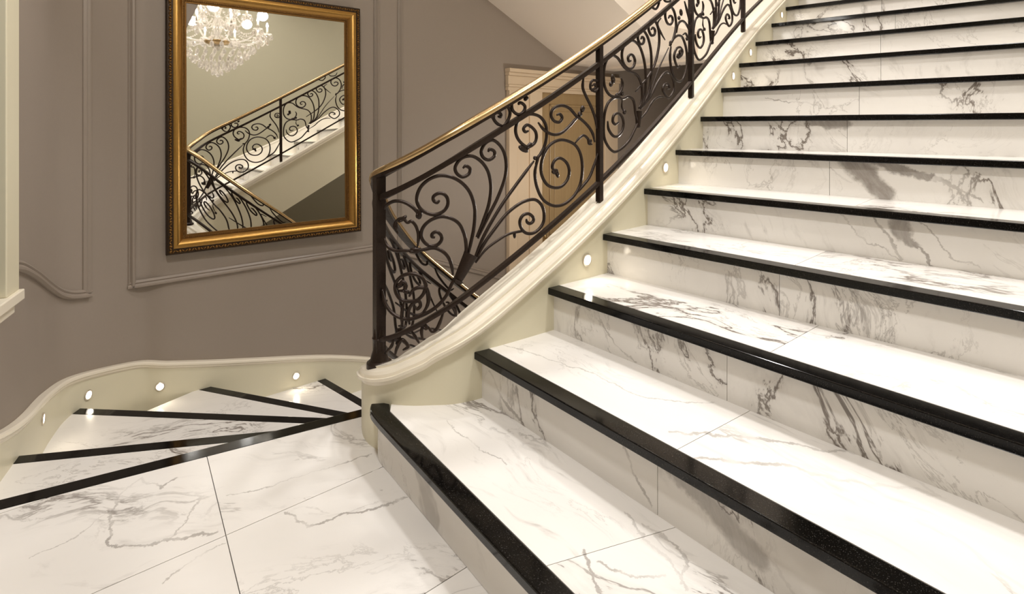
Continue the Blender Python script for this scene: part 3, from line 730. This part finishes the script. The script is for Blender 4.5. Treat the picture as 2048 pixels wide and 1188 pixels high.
mesh('backing', ([mpt(a, z, o) for o in (-0.012, 0.001) for a, z in ((.01, .01), (MW - .01, .01), (MW - .01, MH - .01), (.01, MH - .01))], [(3, 2, 1, 0), (4, 5, 6, 7), (0, 1, 5, 4), (1, 2, 6, 5), (2, 3, 7, 6), (3, 0, 4, 7)]), FRAME_BK, mir)

# ------------------------------------------------------------------ wrought iron balustrade
bal = empty('stair_balustrade', (-0.487, 2.018, 0.268), 'black wrought iron scroll balustrade with brass handrail climbing the stairs', 'balustrade')
RH = 0.715                                      # handrail top over the curb
def run(s0, s1, v, step=0.03, lat=0.0): return [rail(s, v, lat) for s in np.linspace(s0, s1, max(2, int((s1 - s0) / step)))]
s_lo = 0.03
hr = [(-0.019, -0.002), (-0.023, 0.006), (-0.021, 0.014), (-0.012, 0.021), (0.0, 0.024), (0.012, 0.021), (0.021, 0.014), (0.023, 0.006), (0.019, -0.002)]
mesh('handrail', sweep(run(s_lo, S_END, RH - 0.022), hr), BRASS, bal, smooth=True, auto=50)
mesh('rail_bar', sweep(run(s_lo, S_END, RH - 0.024), [(-0.017, 0), (0.017, 0), (0.017, -0.013), (-0.017, -0.013)]), IRON, bal)
for v in (0.605, 0.088):
    t = 0.011 if v > .3 else 0.0085
    mesh('rail', sweep(run(s_lo, S_END, v), [(-0.010, -t), (0.010, -t), (0.012, 0), (0.010, t), (-0.010, t), (-0.012, 0)]), IRON, bal, smooth=True, auto=40)
def post(s, r, base=0.0, name='post'):
    x, y, h = rail(s); i = s + .01; x1, y1, _ = rail(i); d = Vector((x1 - x, y1 - y, 0)).normalized(); n_ = Vector((-d.y, d.x, 0)); M = Matrix((d, n_, Vector((0, 0, 1)))).transposed()
    return mesh(name, box((x, y, h + (RH - 0.03 + base) / 2), (2 * r, 2 * r, RH - 0.03 - base), M), IRON, bal, bevel=0.002)
nw = post(S_NEW, 0.0185, name='newel_post'); x, y, h = rail(S_NEW)
mesh('newel_foot', lathe([(0, 0.13), (0.020, 0.13), (0.022, 0.10), (0.026, 0.095), (0.022, 0.085), (0.024, 0.05), (0.034, 0.014), (0.046, 0.006), (0.046, -0.012), (0, -0.012)], (x, y, h), 16), IRON, nw, smooth=True, auto=40)
post(S_P2, 0.0125); post(S_P3, 0.0125); S_P4 = S_P3 + (S_P3 - S_P2); post(S_P4, 0.0125); post(0.06, 0.014, name='newel_post')

# scroll shapes read from the photograph: origin x, origin y, scale, points in that enlarged view
Za, Zb, Zc, Zd, Ze, Z1 = (730, 380, .15152), (730, 540, .1768), (940, 160, .15152), (940, 310, .1599), (730, 270, .15152), (720, 100, .2946)
A = []
def cv(z, pts, r=1.0): A.append(([(z[0] + z[2] * a, z[1] + z[2] * b) for a, b in pts], r))
cv(Za, [(255, 250), (290, 195), (370, 152), (450, 148), (530, 168), (610, 215), (670, 270), (715, 335)])
cv(Za, [(1320, 900), (1335, 800), (1330, 690), (1305, 570), (1245, 450), (1150, 380), (1020, 350), (900, 380), (800, 450), (747, 540), (750, 630), (800, 705), (880, 740), (960, 720), (1010, 660), (1005, 600), (950, 553), (893, 572), (885, 615), (925, 628)])
cv(Ze, [(1360, 1600), (1390, 1450), (1432, 1250), (1450, 1060), (1440, 920), (1390, 770), (1310, 660), (1200, 580), (1080, 540), (960, 540), (840, 590), (740, 680), (690, 790), (690, 895), (740, 980), (830, 1035), (930, 1050), (1030, 1010), (1090, 930), (1090, 840), (1040, 780), (970, 770), (905, 810), (905, 865), (950, 893), (985, 862)])
cv(Z1, [(790, 1270), (840, 1150), (875, 1040), (888, 930), (870, 830), (825, 760), (760, 720), (690, 735), (648, 790), (655, 835), (695, 862), (738, 842), (746, 805), (718, 787), (698, 803)])
cv(Z1, [(800, 1280), (875, 1120), (935, 1000), (985, 860), (990, 750), (962, 665), (905, 612), (850, 635), (823, 688), (838, 730), (875, 746), (910, 722), (910, 687), (880, 674), (870, 692)])
cv(Zd, [(40, 1330), (150, 1060), (260, 850), (400, 620), (560, 395), (700, 205), (800, 75)])
cv(Zd, [(60, 1340), (170, 1120), (300, 935), (450, 745), (600, 622), (720, 567), (820, 562), (890, 620), (925, 720), (920, 830), (870, 920), (790, 978), (700, 975), (640, 915), (623, 830), (660, 757), (730, 735), (787, 775), (790, 828), (750, 858), (713, 838), (705, 800)])
cv(Zd, [(70, 1350), (190, 1190), (330, 1080), (480, 990), (620, 958), (665, 960)], .8)
cv(Za, [(1160, 1120), (1145, 1010), (1112, 910), (1050, 830), (960, 777), (880, 765), (780, 788), (660, 800)])
cv(Zb, [(1130, -60), (1040, 60), (980, 160), (925, 280), (850, 375), (760, 450), (650, 510), (530, 553), (420, 548), (320, 498), (255, 425), (212, 330), (195, 220)])
cv(Za, [(690, 760), (705, 650), (700, 560), (668, 470), (612, 412), (560, 430), (500, 375), (425, 400), (388, 480), (440, 575)], .9)
cv(Za, [(255, 640), (300, 745), (400, 800), (530, 800), (660, 800)])
cv(Zb, [(500, 300), (540, 230), (600, 200), (690, 190), (650, 95), (545, 45), (430, 62), (352, 140), (345, 240), (400, 330), (485, 355), (585, 343), (655, 280), (692, 200), (725, 300), (705, 400), (660, 485)])
cv(Zb, [(380, 235), (440, 230), (465, 170), (420, 130), (390, 170)])
cv(Zb, [(440, 365), (420, 470), (418, 560), (425, 640)])
cv(Zb, [(565, 410), (590, 440), (627, 405), (610, 352), (545, 375), (500, 440), (488, 520), (505, 615)])
cv(Zb, [(325, 780), (300, 860), (230, 945)]); cv(Zb, [(340, 965), (362, 880), (415, 790), (470, 832), (485, 872), (430, 905)])
cv(Zb, [(520, 680), (570, 755), (612, 825)]); cv(Zb, [(655, 580), (640, 700), (652, 785)])
cv(Zb, [(890, 470), (848, 590), (805, 675), (755, 692), (712, 640)]); cv(Zb, [(890, 480), (960, 418), (1018, 440), (1032, 525)])
cv(Zc, [(440, 605), (500, 530), (528, 440), (508, 370), (450, 327), (370, 345)]); cv(Zc, [(440, 605), (370, 583), (315, 520), (312, 462), (360, 427), (405, 450), (400, 487), (368, 480)])
cv(Zc, [(700, 188), (600, 195), (556, 280), (555, 380), (600, 440), (660, 452), (712, 410), (725, 350), (690, 308), (650, 303), (642, 330)])
cv(Zd, [(820, 120), (850, 30), (880, -10), (930, -110), (958, -250), (945, -380), (880, -475), (790, -510), (700, -500), (610, -440), (570, -330), (585, -230), (640, -150), (720, -100), (800, -140), (830, -210), (820, -290), (770, -350), (710, -375), (670, -330), (690, -290), (730, -300)])
cv(Zc, [(900, 560), (960, 640), (1040, 700), (1130, 722), (1220, 690), (1310, 610), (1390, 520), (1440, 480)])
cv(Zc, [(1145, 462), (1188, 450), (1215, 500), (1180, 555), (1110, 540), (1070, 470), (1090, 390), (1160, 345), (1240, 340), (1320, 380), (1400, 470), (1480, 530), (1560, 610), (1620, 710), (1645, 820)])
cv(Zc, [(1612, 78), (1645, 55), (1655, 105), (1600, 125), (1590, 60), (1620, 5), (1690, 20), (1700, 90), (1660, 150), (1600, 140)], .9)
cv(Zc, [(1500, -40), (1487, 60), (1495, 130), (1540, 235), (1600, 360), (1650, 500), (1672, 640)])
cv(Zd, [(860, 30), (812, 200), (830, 380), (900, 540), (1000, 620), (1100, 637), (1200, 600), (1300, 510), (1370, 390), (1400, 250), (1402, 100), (1370, -40), (1290, -145), (1138, -190), (1000, -125), (920, 0), (888, 140), (900, 260), (965, 370), (1060, 410), (1150, 388), (1220, 305), (1242, 200), (1210, 100), (1130, 40), (1060, 70), (1028, 150), (1060, 205)])
cv(Zd, [(1600, -20), (1545, 150), (1490, 285), (1400, 400), (1320, 490)])
cv(Zc, [(1390, 830), (1440, 770), (1500, 732), (1555, 775), (1570, 840), (1612, 850)], .9)
A1, A = A, []
Y5, Y6, Yg = (1190, 60, .11785), (1190, 170, .12628), (1290, 0, .12625)
cv(Y5, [(440, 810), (468, 900), (450, 1010), (400, 1090), (330, 1128), (260, 1110), (200, 1040), (160, 930), (148, 800), (155, 660), (185, 540), (240, 455), (310, 435), (380, 470), (440, 555), (500, 635), (580, 695), (680, 742), (740, 805), (785, 920), (800, 1060), (790, 1220), (740, 1330)])
cv(Y5, [(760, 1330), (840, 1150), (862, 900), (858, 700), (830, 500), (770, 305), (700, 213), (620, 182), (530, 212), (470, 320), (455, 440), (480, 560), (540, 640), (610, 658), (662, 600), (678, 520), (650, 440), (600, 418), (560, 465), (575, 530), (612, 522)])
cv(Y5, [(770, 1330), (900, 1100), (945, 850), (958, 600), (948, 350), (900, 135), (835, 22), (785, 12), (738, 65), (728, 150), (768, 238), (820, 220), (832, 152), (800, 120), (778, 155)])
cv(Yg, [(-150, 1450), (60, 1200), (160, 1000), (215, 760), (226, 600), (210, 450), (165, 342), (110, 322), (62, 370), (58, 470), (98, 560), (150, 545), (158, 475), (122, 440), (98, 470)])
cv(Y5, [(780, 1330), (930, 1080), (1080, 660), (1250, 300)], .7)
cv(Y5, [(770, 1340), (930, 1150), (1050, 915), (1165, 745), (1240, 715), (1300, 790), (1337, 900), (1330, 1040), (1255, 1150), (1185, 1090), (1150, 1000), (1188, 920), (1240, 930), (1262, 985), (1222, 1000)])
cv(Y6, [(700, 560), (810, 430), (870, 325), (945, 225), (1030, 182), (1100, 192)], .8)
cv(Y5, [(1440, 600), (1400, 625), (1362, 545), (1345, 430), (1380, 322), (1440, 293), (1482, 350), (1470, 425), (1415, 485)])
cv(Y5, [(1262, 260), (1300, 210), (1340, 140), (1405, 95), (1470, 112), (1522, 220), (1552, 350), (1562, 500), (1550, 650), (1500, 820), (1440, 872), (1370, 840), (1310, 722), (1280, 560), (1274, 420), (1290, 280)])
cv(Yg, [(390, 720), (455, 590), (490, 420), (480, 255), (442, 142), (380, 100), (332, 150), (320, 260), (350, 360), (400, 390), (437, 335), (430, 270), (392, 252), (372, 290)])
cv(Yg, [(500, 520), (520, 390), (580, 332), (640, 365), (695, 460), (722, 560)]); cv(Yg, [(625, 20), (660, 150), (700, 300), (735, 450)]); cv(Yg, [(600, 550), (640, 528), (670, 580), (690, 640)], .9)
cv(Y6, [(690, 600), (645, 470), (622, 300), (590, 218), (520, 182), (470, 205), (430, 215), (380, 202), (300, 205), (212, 280), (160, 420), (140, 600), (145, 820), (200, 960), (280, 1048), (350, 1050), (450, 980), (540, 880), (600, 765), (650, 660), (695, 570)])
cv(Y6, [(200, 570), (215, 700), (280, 798), (350, 815), (420, 740), (452, 620), (430, 510), (370, 450), (300, 480), (280, 570), (320, 622), (372, 590)]); cv(Y6, [(430, 225), (425, 350), (465, 430)], .7)
cv((0, 0, 1), [(1330, 80), (1322, 66), (1315, 48), (1322, 36)], .8); cv((0, 0, 1), [(1298, 3), (1304, 14), (1312, 18), (1318, 6), (1316, -8)], .9); cv((0, 0, 1), [(1325, -8), (1330, 2), (1340, 2), (1344, -10)], .9)
A2 = A
LEAF1 = ((830, 501, .022, .012, 0), (805, 438, .020, .008, .6), (792, 452, .020, .008, 1.6), (1047, 298, .028, .012, -.4), (1058, 292, .02, .01, .5), (1110, 343, .020, .012, 0), (1114, 347, .010, .02, .4), (1165, 218, .016, .012, .7), (1160, 228, .014, .012, 0), (1052, 197, .014, .009, .5),
         (985, 233, .014, .009, -.3), (1180, 283, .013, .010, .5), (838, 428, .012, .02, 0), (1029, 470, .006, .014, 0), (1070, 316, .009, .009, 0), (800, 570, .016, .010, .6), (812, 583, .014, .008, -.5), (850, 652, .010, .018, .8))
LEAF2 = ((1226, 158, .014, .022, .3), (1222, 168, .012, .014, -.5), (1236, 190, .022, .010, 0), (1244, 187, .012, .010, .6), (1249, 224, .014, .010, .5), (1356, 112, .018, .012, .6), (1360, 105, .012, .016, 0), (1362, 25, .016, .020, .4), (1358, 36, .012, .012, 0), (1374, 78, .011, .010, .4), (1341, 87, .010, .016, 0))
def design(A, leaves, c1, c2, s0, s1, sm, cr=1.0):
    """lay a scroll design between two posts; sm maps the fraction of the bay it was read from -> run"""
    for pts, r in A:
        out = []
        for px, py in catmull(pts, 5):
            s, v = px_rail(px, py); ss = sm((s - s0) / (s1 - s0))
            if ss is None: continue
            out.append(rail(ss, v))
        if len(out) < 4: continue
        n = len(out); rr = [0.0066 * r * (0.55 + 0.45 * min(1, min(i, n - 1 - i) / 5)) for i in range(n)]
        mesh('scroll', tube(out, rr, 7), IRON, bal, smooth=True)
    def at(px, py): s, v = px_rail(px, py); return sm((s - s0) / (s1 - s0)), v
    (sa, va), (sb, vb) = at(*c1), at(*c2)                       # collar that binds the fan of stems
    a, b = Vector(rail(sa, va)), Vector(rail(sb, vb)); mesh('collar', merge(tube([a, a.lerp(b, .1), a.lerp(b, .9), b], [0.030 * cr, 0.028 * cr, 0.019 * cr, 0.017 * cr], 12, flat=0.6), tube([b - (a - b) * .05, b, b + (b - a) * .12], [0.016 * cr, 0.022 * cr, 0.015 * cr], 12)), IRON, bal, smooth=True, auto=40)
    for px, py, sx, sz, ang in leaves:                          # acanthus leaves and rosettes
        s, v = at(px, py)
        if s is None: continue
        p = Vector(rail(s, v)); x1 = Vector(rail(s + .01, v)); d = (x1 - p); d.z = 0; d.normalize(); n_ = Vector((-d.y, d.x, 0))
        M = Matrix((d, n_, Vector((0, 0, 1)))).transposed() @ Matrix.Rotation(-ang, 3, 'Y')
        mesh('leaf', merge(ball(p, (sx, .007, sz), 8, 5, M), ball(p + M @ Vector((sx * .5, .004, sz * .4)), (sx * .5, .007, sz * .5), 6, 4, M), ball(p + M @ Vector((-sx * .5, -.004, -sz * .3)), (sx * .5, .007, sz * .5), 6, 4, M)), IRON, bal, smooth=True)
C2 = ((1277, 222), (1276, 252))
design(A1, LEAF1, (942, 508), (916, 560), S_NEW, S_P2, lambda t: S_NEW + t * (S_P2 - S_NEW))
design(A2, LEAF2, *C2, S_P2, S_P3, lambda t: S_P2 + t * (S_P3 - S_P2), 0.62)
design(A2, LEAF2, *C2, S_P2, S_P3, lambda t: S_P3 + t * (S_P4 - S_P3), 0.62)
design(A2, LEAF2, *C2, S_P2, S_P3, lambda t: S_NEW - 0.10 - t * (S_NEW - 0.18), 0.62)

# ------------------------------------------------------------------ little recessed stair lights
def stair_light(p, n, label, power):
    t = empty('stair_light', p, label, 'light', 'round recessed stair lights')
    n = n.normalized(); M = n.to_track_quat('Z', 'Y').to_matrix()
    ring = lathe([(0.026, -0.004), (0.026, 0.004), (0.0235, 0.006), (0.020, 0.004), (0.020, -0.001)], seg=20)
    mesh('ring', ([p + M @ Vector(v) for v in ring[0]], ring[1]), STEEL, t, smooth=True, auto=40)
    ln = lathe([(0.0, 0.003), (0.012, 0.0025), (0.020, 0.0005)], seg=20)
    mesh('lens', ([p + M @ Vector(v) for v in ln[0]], ln[1]), LENS, t, smooth=True)
    L = bpy.data.lights.new('stair_light_lamp', 'SPOT'); L.energy = power; L.color = (1, .88, .68); L.spot_size = math.radians(150); L.spot_blend = 1.0; L.shadow_soft_size = 0.012
    lo = bpy.data.objects.new('stair_light_lamp', L); link(lo); lo.parent = t; lo.location = n * 0.012
    lo.rotation_euler = (-(n - Vector((0, 0, 0.55))).normalized()).to_track_quat('Z', 'Y').to_euler()
def sk_light(px, py, label):
    q = skirt_at(px); j = int(np.argmin(np.hypot(SK[:, 0] - q[0], SK[:, 1] - q[1]))); j = min(max(j, 1), len(SK) - 2)
    t = SK[j + 1] - SK[j - 1]; n = Vector((t[1], -t[0], 0)).normalized()
    stair_light(Vector((q[0], q[1], H - (py - CY) / F * q[1])) + n * 0.001, n, label, 0.55)
sk_light(85, 838, 'small round lit lamp in the cream skirting, leftmost of four'); sk_light(176, 790, 'small round lit lamp in the cream skirting, second from the left')
sk_light(320, 773, 'small round lit lamp in the cream skirting below the gilt mirror'); sk_light(592, 752, 'small round lit lamp in the cream skirting nearest the newel post')
IN = np.array([rail(s, 0, -0.0505) for s in np.linspace(S_NEW + .1, S_END, 400)]); INR = IN[:, 0] / IN[:, 1]
for px, py, lb in ((1175, 520, 'small round lit lamp in the cream curb, lowest on the flight'), (1331, 335, 'small round lit lamp in the cream curb, second up the flight'), (1465, 152, 'small round lit lamp in the cream curb, third up the flight'),
                   (1500, 105, 'small round lit lamp in the cream curb, fourth up the flight'), (1563, 30, 'small round lit lamp in the cream curb, highest on the flight')):
    j = int(np.argmin(np.abs(INR - (px - CX) / F))); p = IN[j]; t = IN[min(j + 1, 399)] - IN[j - 1]; n = Vector((t[1], -t[0], 0)).normalized()
    stair_light(Vector((p[0], p[1], H - (py - CY) / F * p[1])) + n * 0.001, n, lb, 0.55)

# ------------------------------------------------------------------ crystal chandelier over the stairwell
CC = Vector((-0.15, 2.06, 2.11))
ch = empty('chandelier', CC, 'crystal chandelier with lit candle bulbs hanging above the stairs, seen in the mirror', 'chandelier')
mesh('stem', lathe([(0, -0.16), (0.02, -0.15), (0.05, -0.12), (0.06, -0.09), (0.03, -0.06), (0.018, -0.02), (0.03, 0.02), (0.045, 0.06), (0.03, 0.11), (0.016, 0.16), (0.028, 0.22), (0.045, 0.27), (0.03, 0.32), (0.014, 0.38), (0.01, 0.5), (0, 0.5)], CC, 16), CRYSTAL, ch, smooth=True)
mesh('bowl', lathe([(0.03, -0.10), (0.10, -0.085), (0.13, -0.06), (0.11, -0.055), (0.03, -0.075)], CC, 24), BRASS, ch, smooth=True)
mesh('chain', merge(*[tube([CC + Vector((0.012 * math.cos(t) * (i % 2), 0.012 * math.cos(t) * ((i + 1) % 2), 0.5 + i * 0.045 + 0.03 * math.sin(t) + .02)) for t in np.linspace(0, 2 * PI, 11)], 0.0025, 5, False) for i in range(int((CEIL - CC.z - 0.5) / 0.045))]), BRASS, ch, smooth=True)
def drop(p, L_): return merge(ball(p, 0.006, 6, 4), ball((p[0], p[1], p[2] - L_ * .55), (L_ * .28, L_ * .28, L_ * .45), 6, 4))
NA = 10
def arm(k, R, z0, up_, nn_):
    t = 2 * PI * (k + 0.5 * (R < .4)) / nn_ + 0.3; d = Vector((math.cos(t), math.sin(t), 0))
    pts = catmull([CC + d * 0.04 + Vector((0, 0, z0)), CC + d * R * .35 + Vector((0, 0, z0 - 0.07)), CC + d * R * .72 + Vector((0, 0, z0 - 0.06)), CC + d * R + Vector((0, 0, z0 + up_))], 6)
    a = mesh('arm', tube(pts, 0.008, 6), CRYSTAL, ch, smooth=True)
    e = CC + d * R + Vector((0, 0, z0 + up_))
    mesh('drip_pan', lathe([(0, 0.0), (0.03, 0.004), (0.048, 0.014), (0.046, 0.016), (0.02, 0.01), (0, 0.008)], e, 14), CRYSTAL, a, smooth=True)
    mesh('candle', lathe([(0, 0.005), (0.011, 0.005), (0.010, 0.075), (0, 0.075)], e, 10), CANDLE, a, smooth=True)
    mesh('bulb', lathe([(0.004, 0.075), (0.011, 0.09), (0.012, 0.10), (0.007, 0.12), (0, 0.135)], e, 10), BULB, a, smooth=True)
    dr_ = [drop(e + Vector((0.045 * math.cos(q), 0.045 * math.sin(q), 0.0)), 0.05) for q in np.linspace(0, 2 * PI, 7)[:-1]] + [drop(e + Vector((0, 0, -0.035)), 0.075)]
    mesh('crystal_drops', merge(*dr_), CRYSTAL, a)['kind'] = 'stuff'
    return e
tips = [arm(k, 0.46, 0.0, 0.03, NA) for k in range(NA)]; tips2 = [arm(k, 0.27, 0.17, 0.05, 6) for k in range(6)]
sw = []
for ring_, zz in ((tips, 0.0), (tips2, 0.0)):
    for i in range(len(ring_)):
        a, b = ring_[i], ring_[(i + 1) % len(ring_)]
        for q in np.linspace(0, 1, 15): sw.append(ball(a.lerp(b, q) + Vector((0, 0, -0.09 * math.sin(PI * q))), 0.0085, 6, 4))
for p in tips:
    for q in np.linspace(0, 1, 22): sw.append(ball(p.lerp(CC + Vector((0, 0, 0.36)), q) + Vector((0, 0, -0.16 * math.sin(PI * q))), 0.0085, 6, 4))
m_ = mesh('crystal_swags', merge(*sw), CRYSTAL, ch); m_['kind'] = 'stuff'
dp = []
for R, z, n_, L_ in ((0.34, -0.10, 26, .07), (0.28, -0.16, 22, .07), (0.22, -0.215, 18, .07), (0.16, -0.265, 14, .07), (0.10, -0.305, 9, .06), (0.045, -0.345, 5, .06)):
    for i in range(n_):
        t = 2 * PI * i / n_ + R * 9; dp.append(drop((CC.x + R * math.cos(t), CC.y + R * math.sin(t), CC.z + z), L_))
dp.append(ball(CC + Vector((0, 0, -0.40)), 0.022, 10, 6))
m_ = mesh('crystal_tiers', merge(*dp), CRYSTAL, ch); m_['kind'] = 'stuff'
for z, R, pw in ((0.14, 0.44, 2.3),):
    for k in range(5):
        t = 2 * PI * k / 5; L = bpy.data.lights.new('chandelier_lamp', 'POINT'); L.energy = pw; L.color = (1, .98, .95); L.shadow_soft_size = 0.05
        lo = bpy.data.objects.new('chandelier_lamp', L); link(lo); lo.parent = ch; lo.location = (R * math.cos(t), R * math.sin(t), z + .06)

# ------------------------------------------------------------------ unseen ceiling lights, added as fill for stairs and walls
def added_ceiling_light(x, y, label, power, spread=180):
    t = empty('added_ceiling_light', (x, y, CEIL), label, 'light', 'added round ceiling lights')
    mesh('trim_ring', lathe([(0.19, 0.0), (0.19, -0.012), (0.16, -0.015), (0.155, -0.002)], (x, y, CEIL), 28), STEEL, t, smooth=True, auto=40)
    mesh('diffuser', lathe([(0.0, -0.004), (0.155, -0.004)], (x, y, CEIL), 28), LENS, t)
    L = bpy.data.lights.new('added_ceiling_lamp', 'AREA'); L.shape = 'DISK'; L.size = 0.31; L.energy = power; L.spread = math.radians(spread); L.color = (1, .985, .97)
    lo = bpy.data.objects.new('added_ceiling_lamp', L); link(lo); lo.parent = t; lo.location = (0, 0, -0.02)
added_ceiling_light(-0.55, 0.5, 'added, unseen round ceiling light above the marble landing', 51)
added_ceiling_light(1.25, 1.3, 'added, unseen round ceiling light above the lower steps of the flight', 19, 110)
added_ceiling_light(2.5, 2.75, 'added, unseen round ceiling light above the middle of the flight', 6, 110)
added_ceiling_light(3.3, 3.7, 'added, unseen round ceiling light above the top of the flight', 4, 110)
added_ceiling_light(0.2, 3.3, 'added, unseen round ceiling light above the stairwell', 22)
lp = wp(2.7, 1.75, 0); added_ceiling_light(lp.x, lp.y, 'added, unseen round ceiling light in front of the pale bulkhead wall', 32)

# ------------------------------------------------------------------ floor lamp added out of sight to brighten door, soffit and bulkhead
fp = wp(3.75, 1.62, LOWER)
lamp = empty('added_floor_lamp', fp, 'added brass floor lamp with pale open shade, out of view, brightening the lower hall', 'lamp')
mesh('base', lathe([(0, 0.0), (0.13, 0.0), (0.13, 0.015), (0.05, 0.03), (0.014, 0.05), (0, 0.05)], fp, 20), BRASS, lamp, smooth=True, auto=40)
mesh('pole', lathe([(0.011, 0.04), (0.011, 1.50), (0, 1.50)], fp, 12), BRASS, lamp, smooth=True)
mesh('shade', lathe([(0.17, 1.36), (0.11, 1.62), (0.107, 1.62), (0.167, 1.36)], fp, 24), CANDLE, lamp, smooth=True)
mesh('bulb', ball(fp + Vector((0, 0, 1.54)), 0.03, 10, 8), BULB, lamp, smooth=True)
L = bpy.data.lights.new('added_floor_lamp_bulb', 'POINT'); L.energy = 32; L.color = (1, .93, .84); L.shadow_soft_size = 0.04
lo = bpy.data.objects.new('added_floor_lamp_bulb', L); link(lo); lo.parent = lamp; lo.location = (0, 0, 1.66)
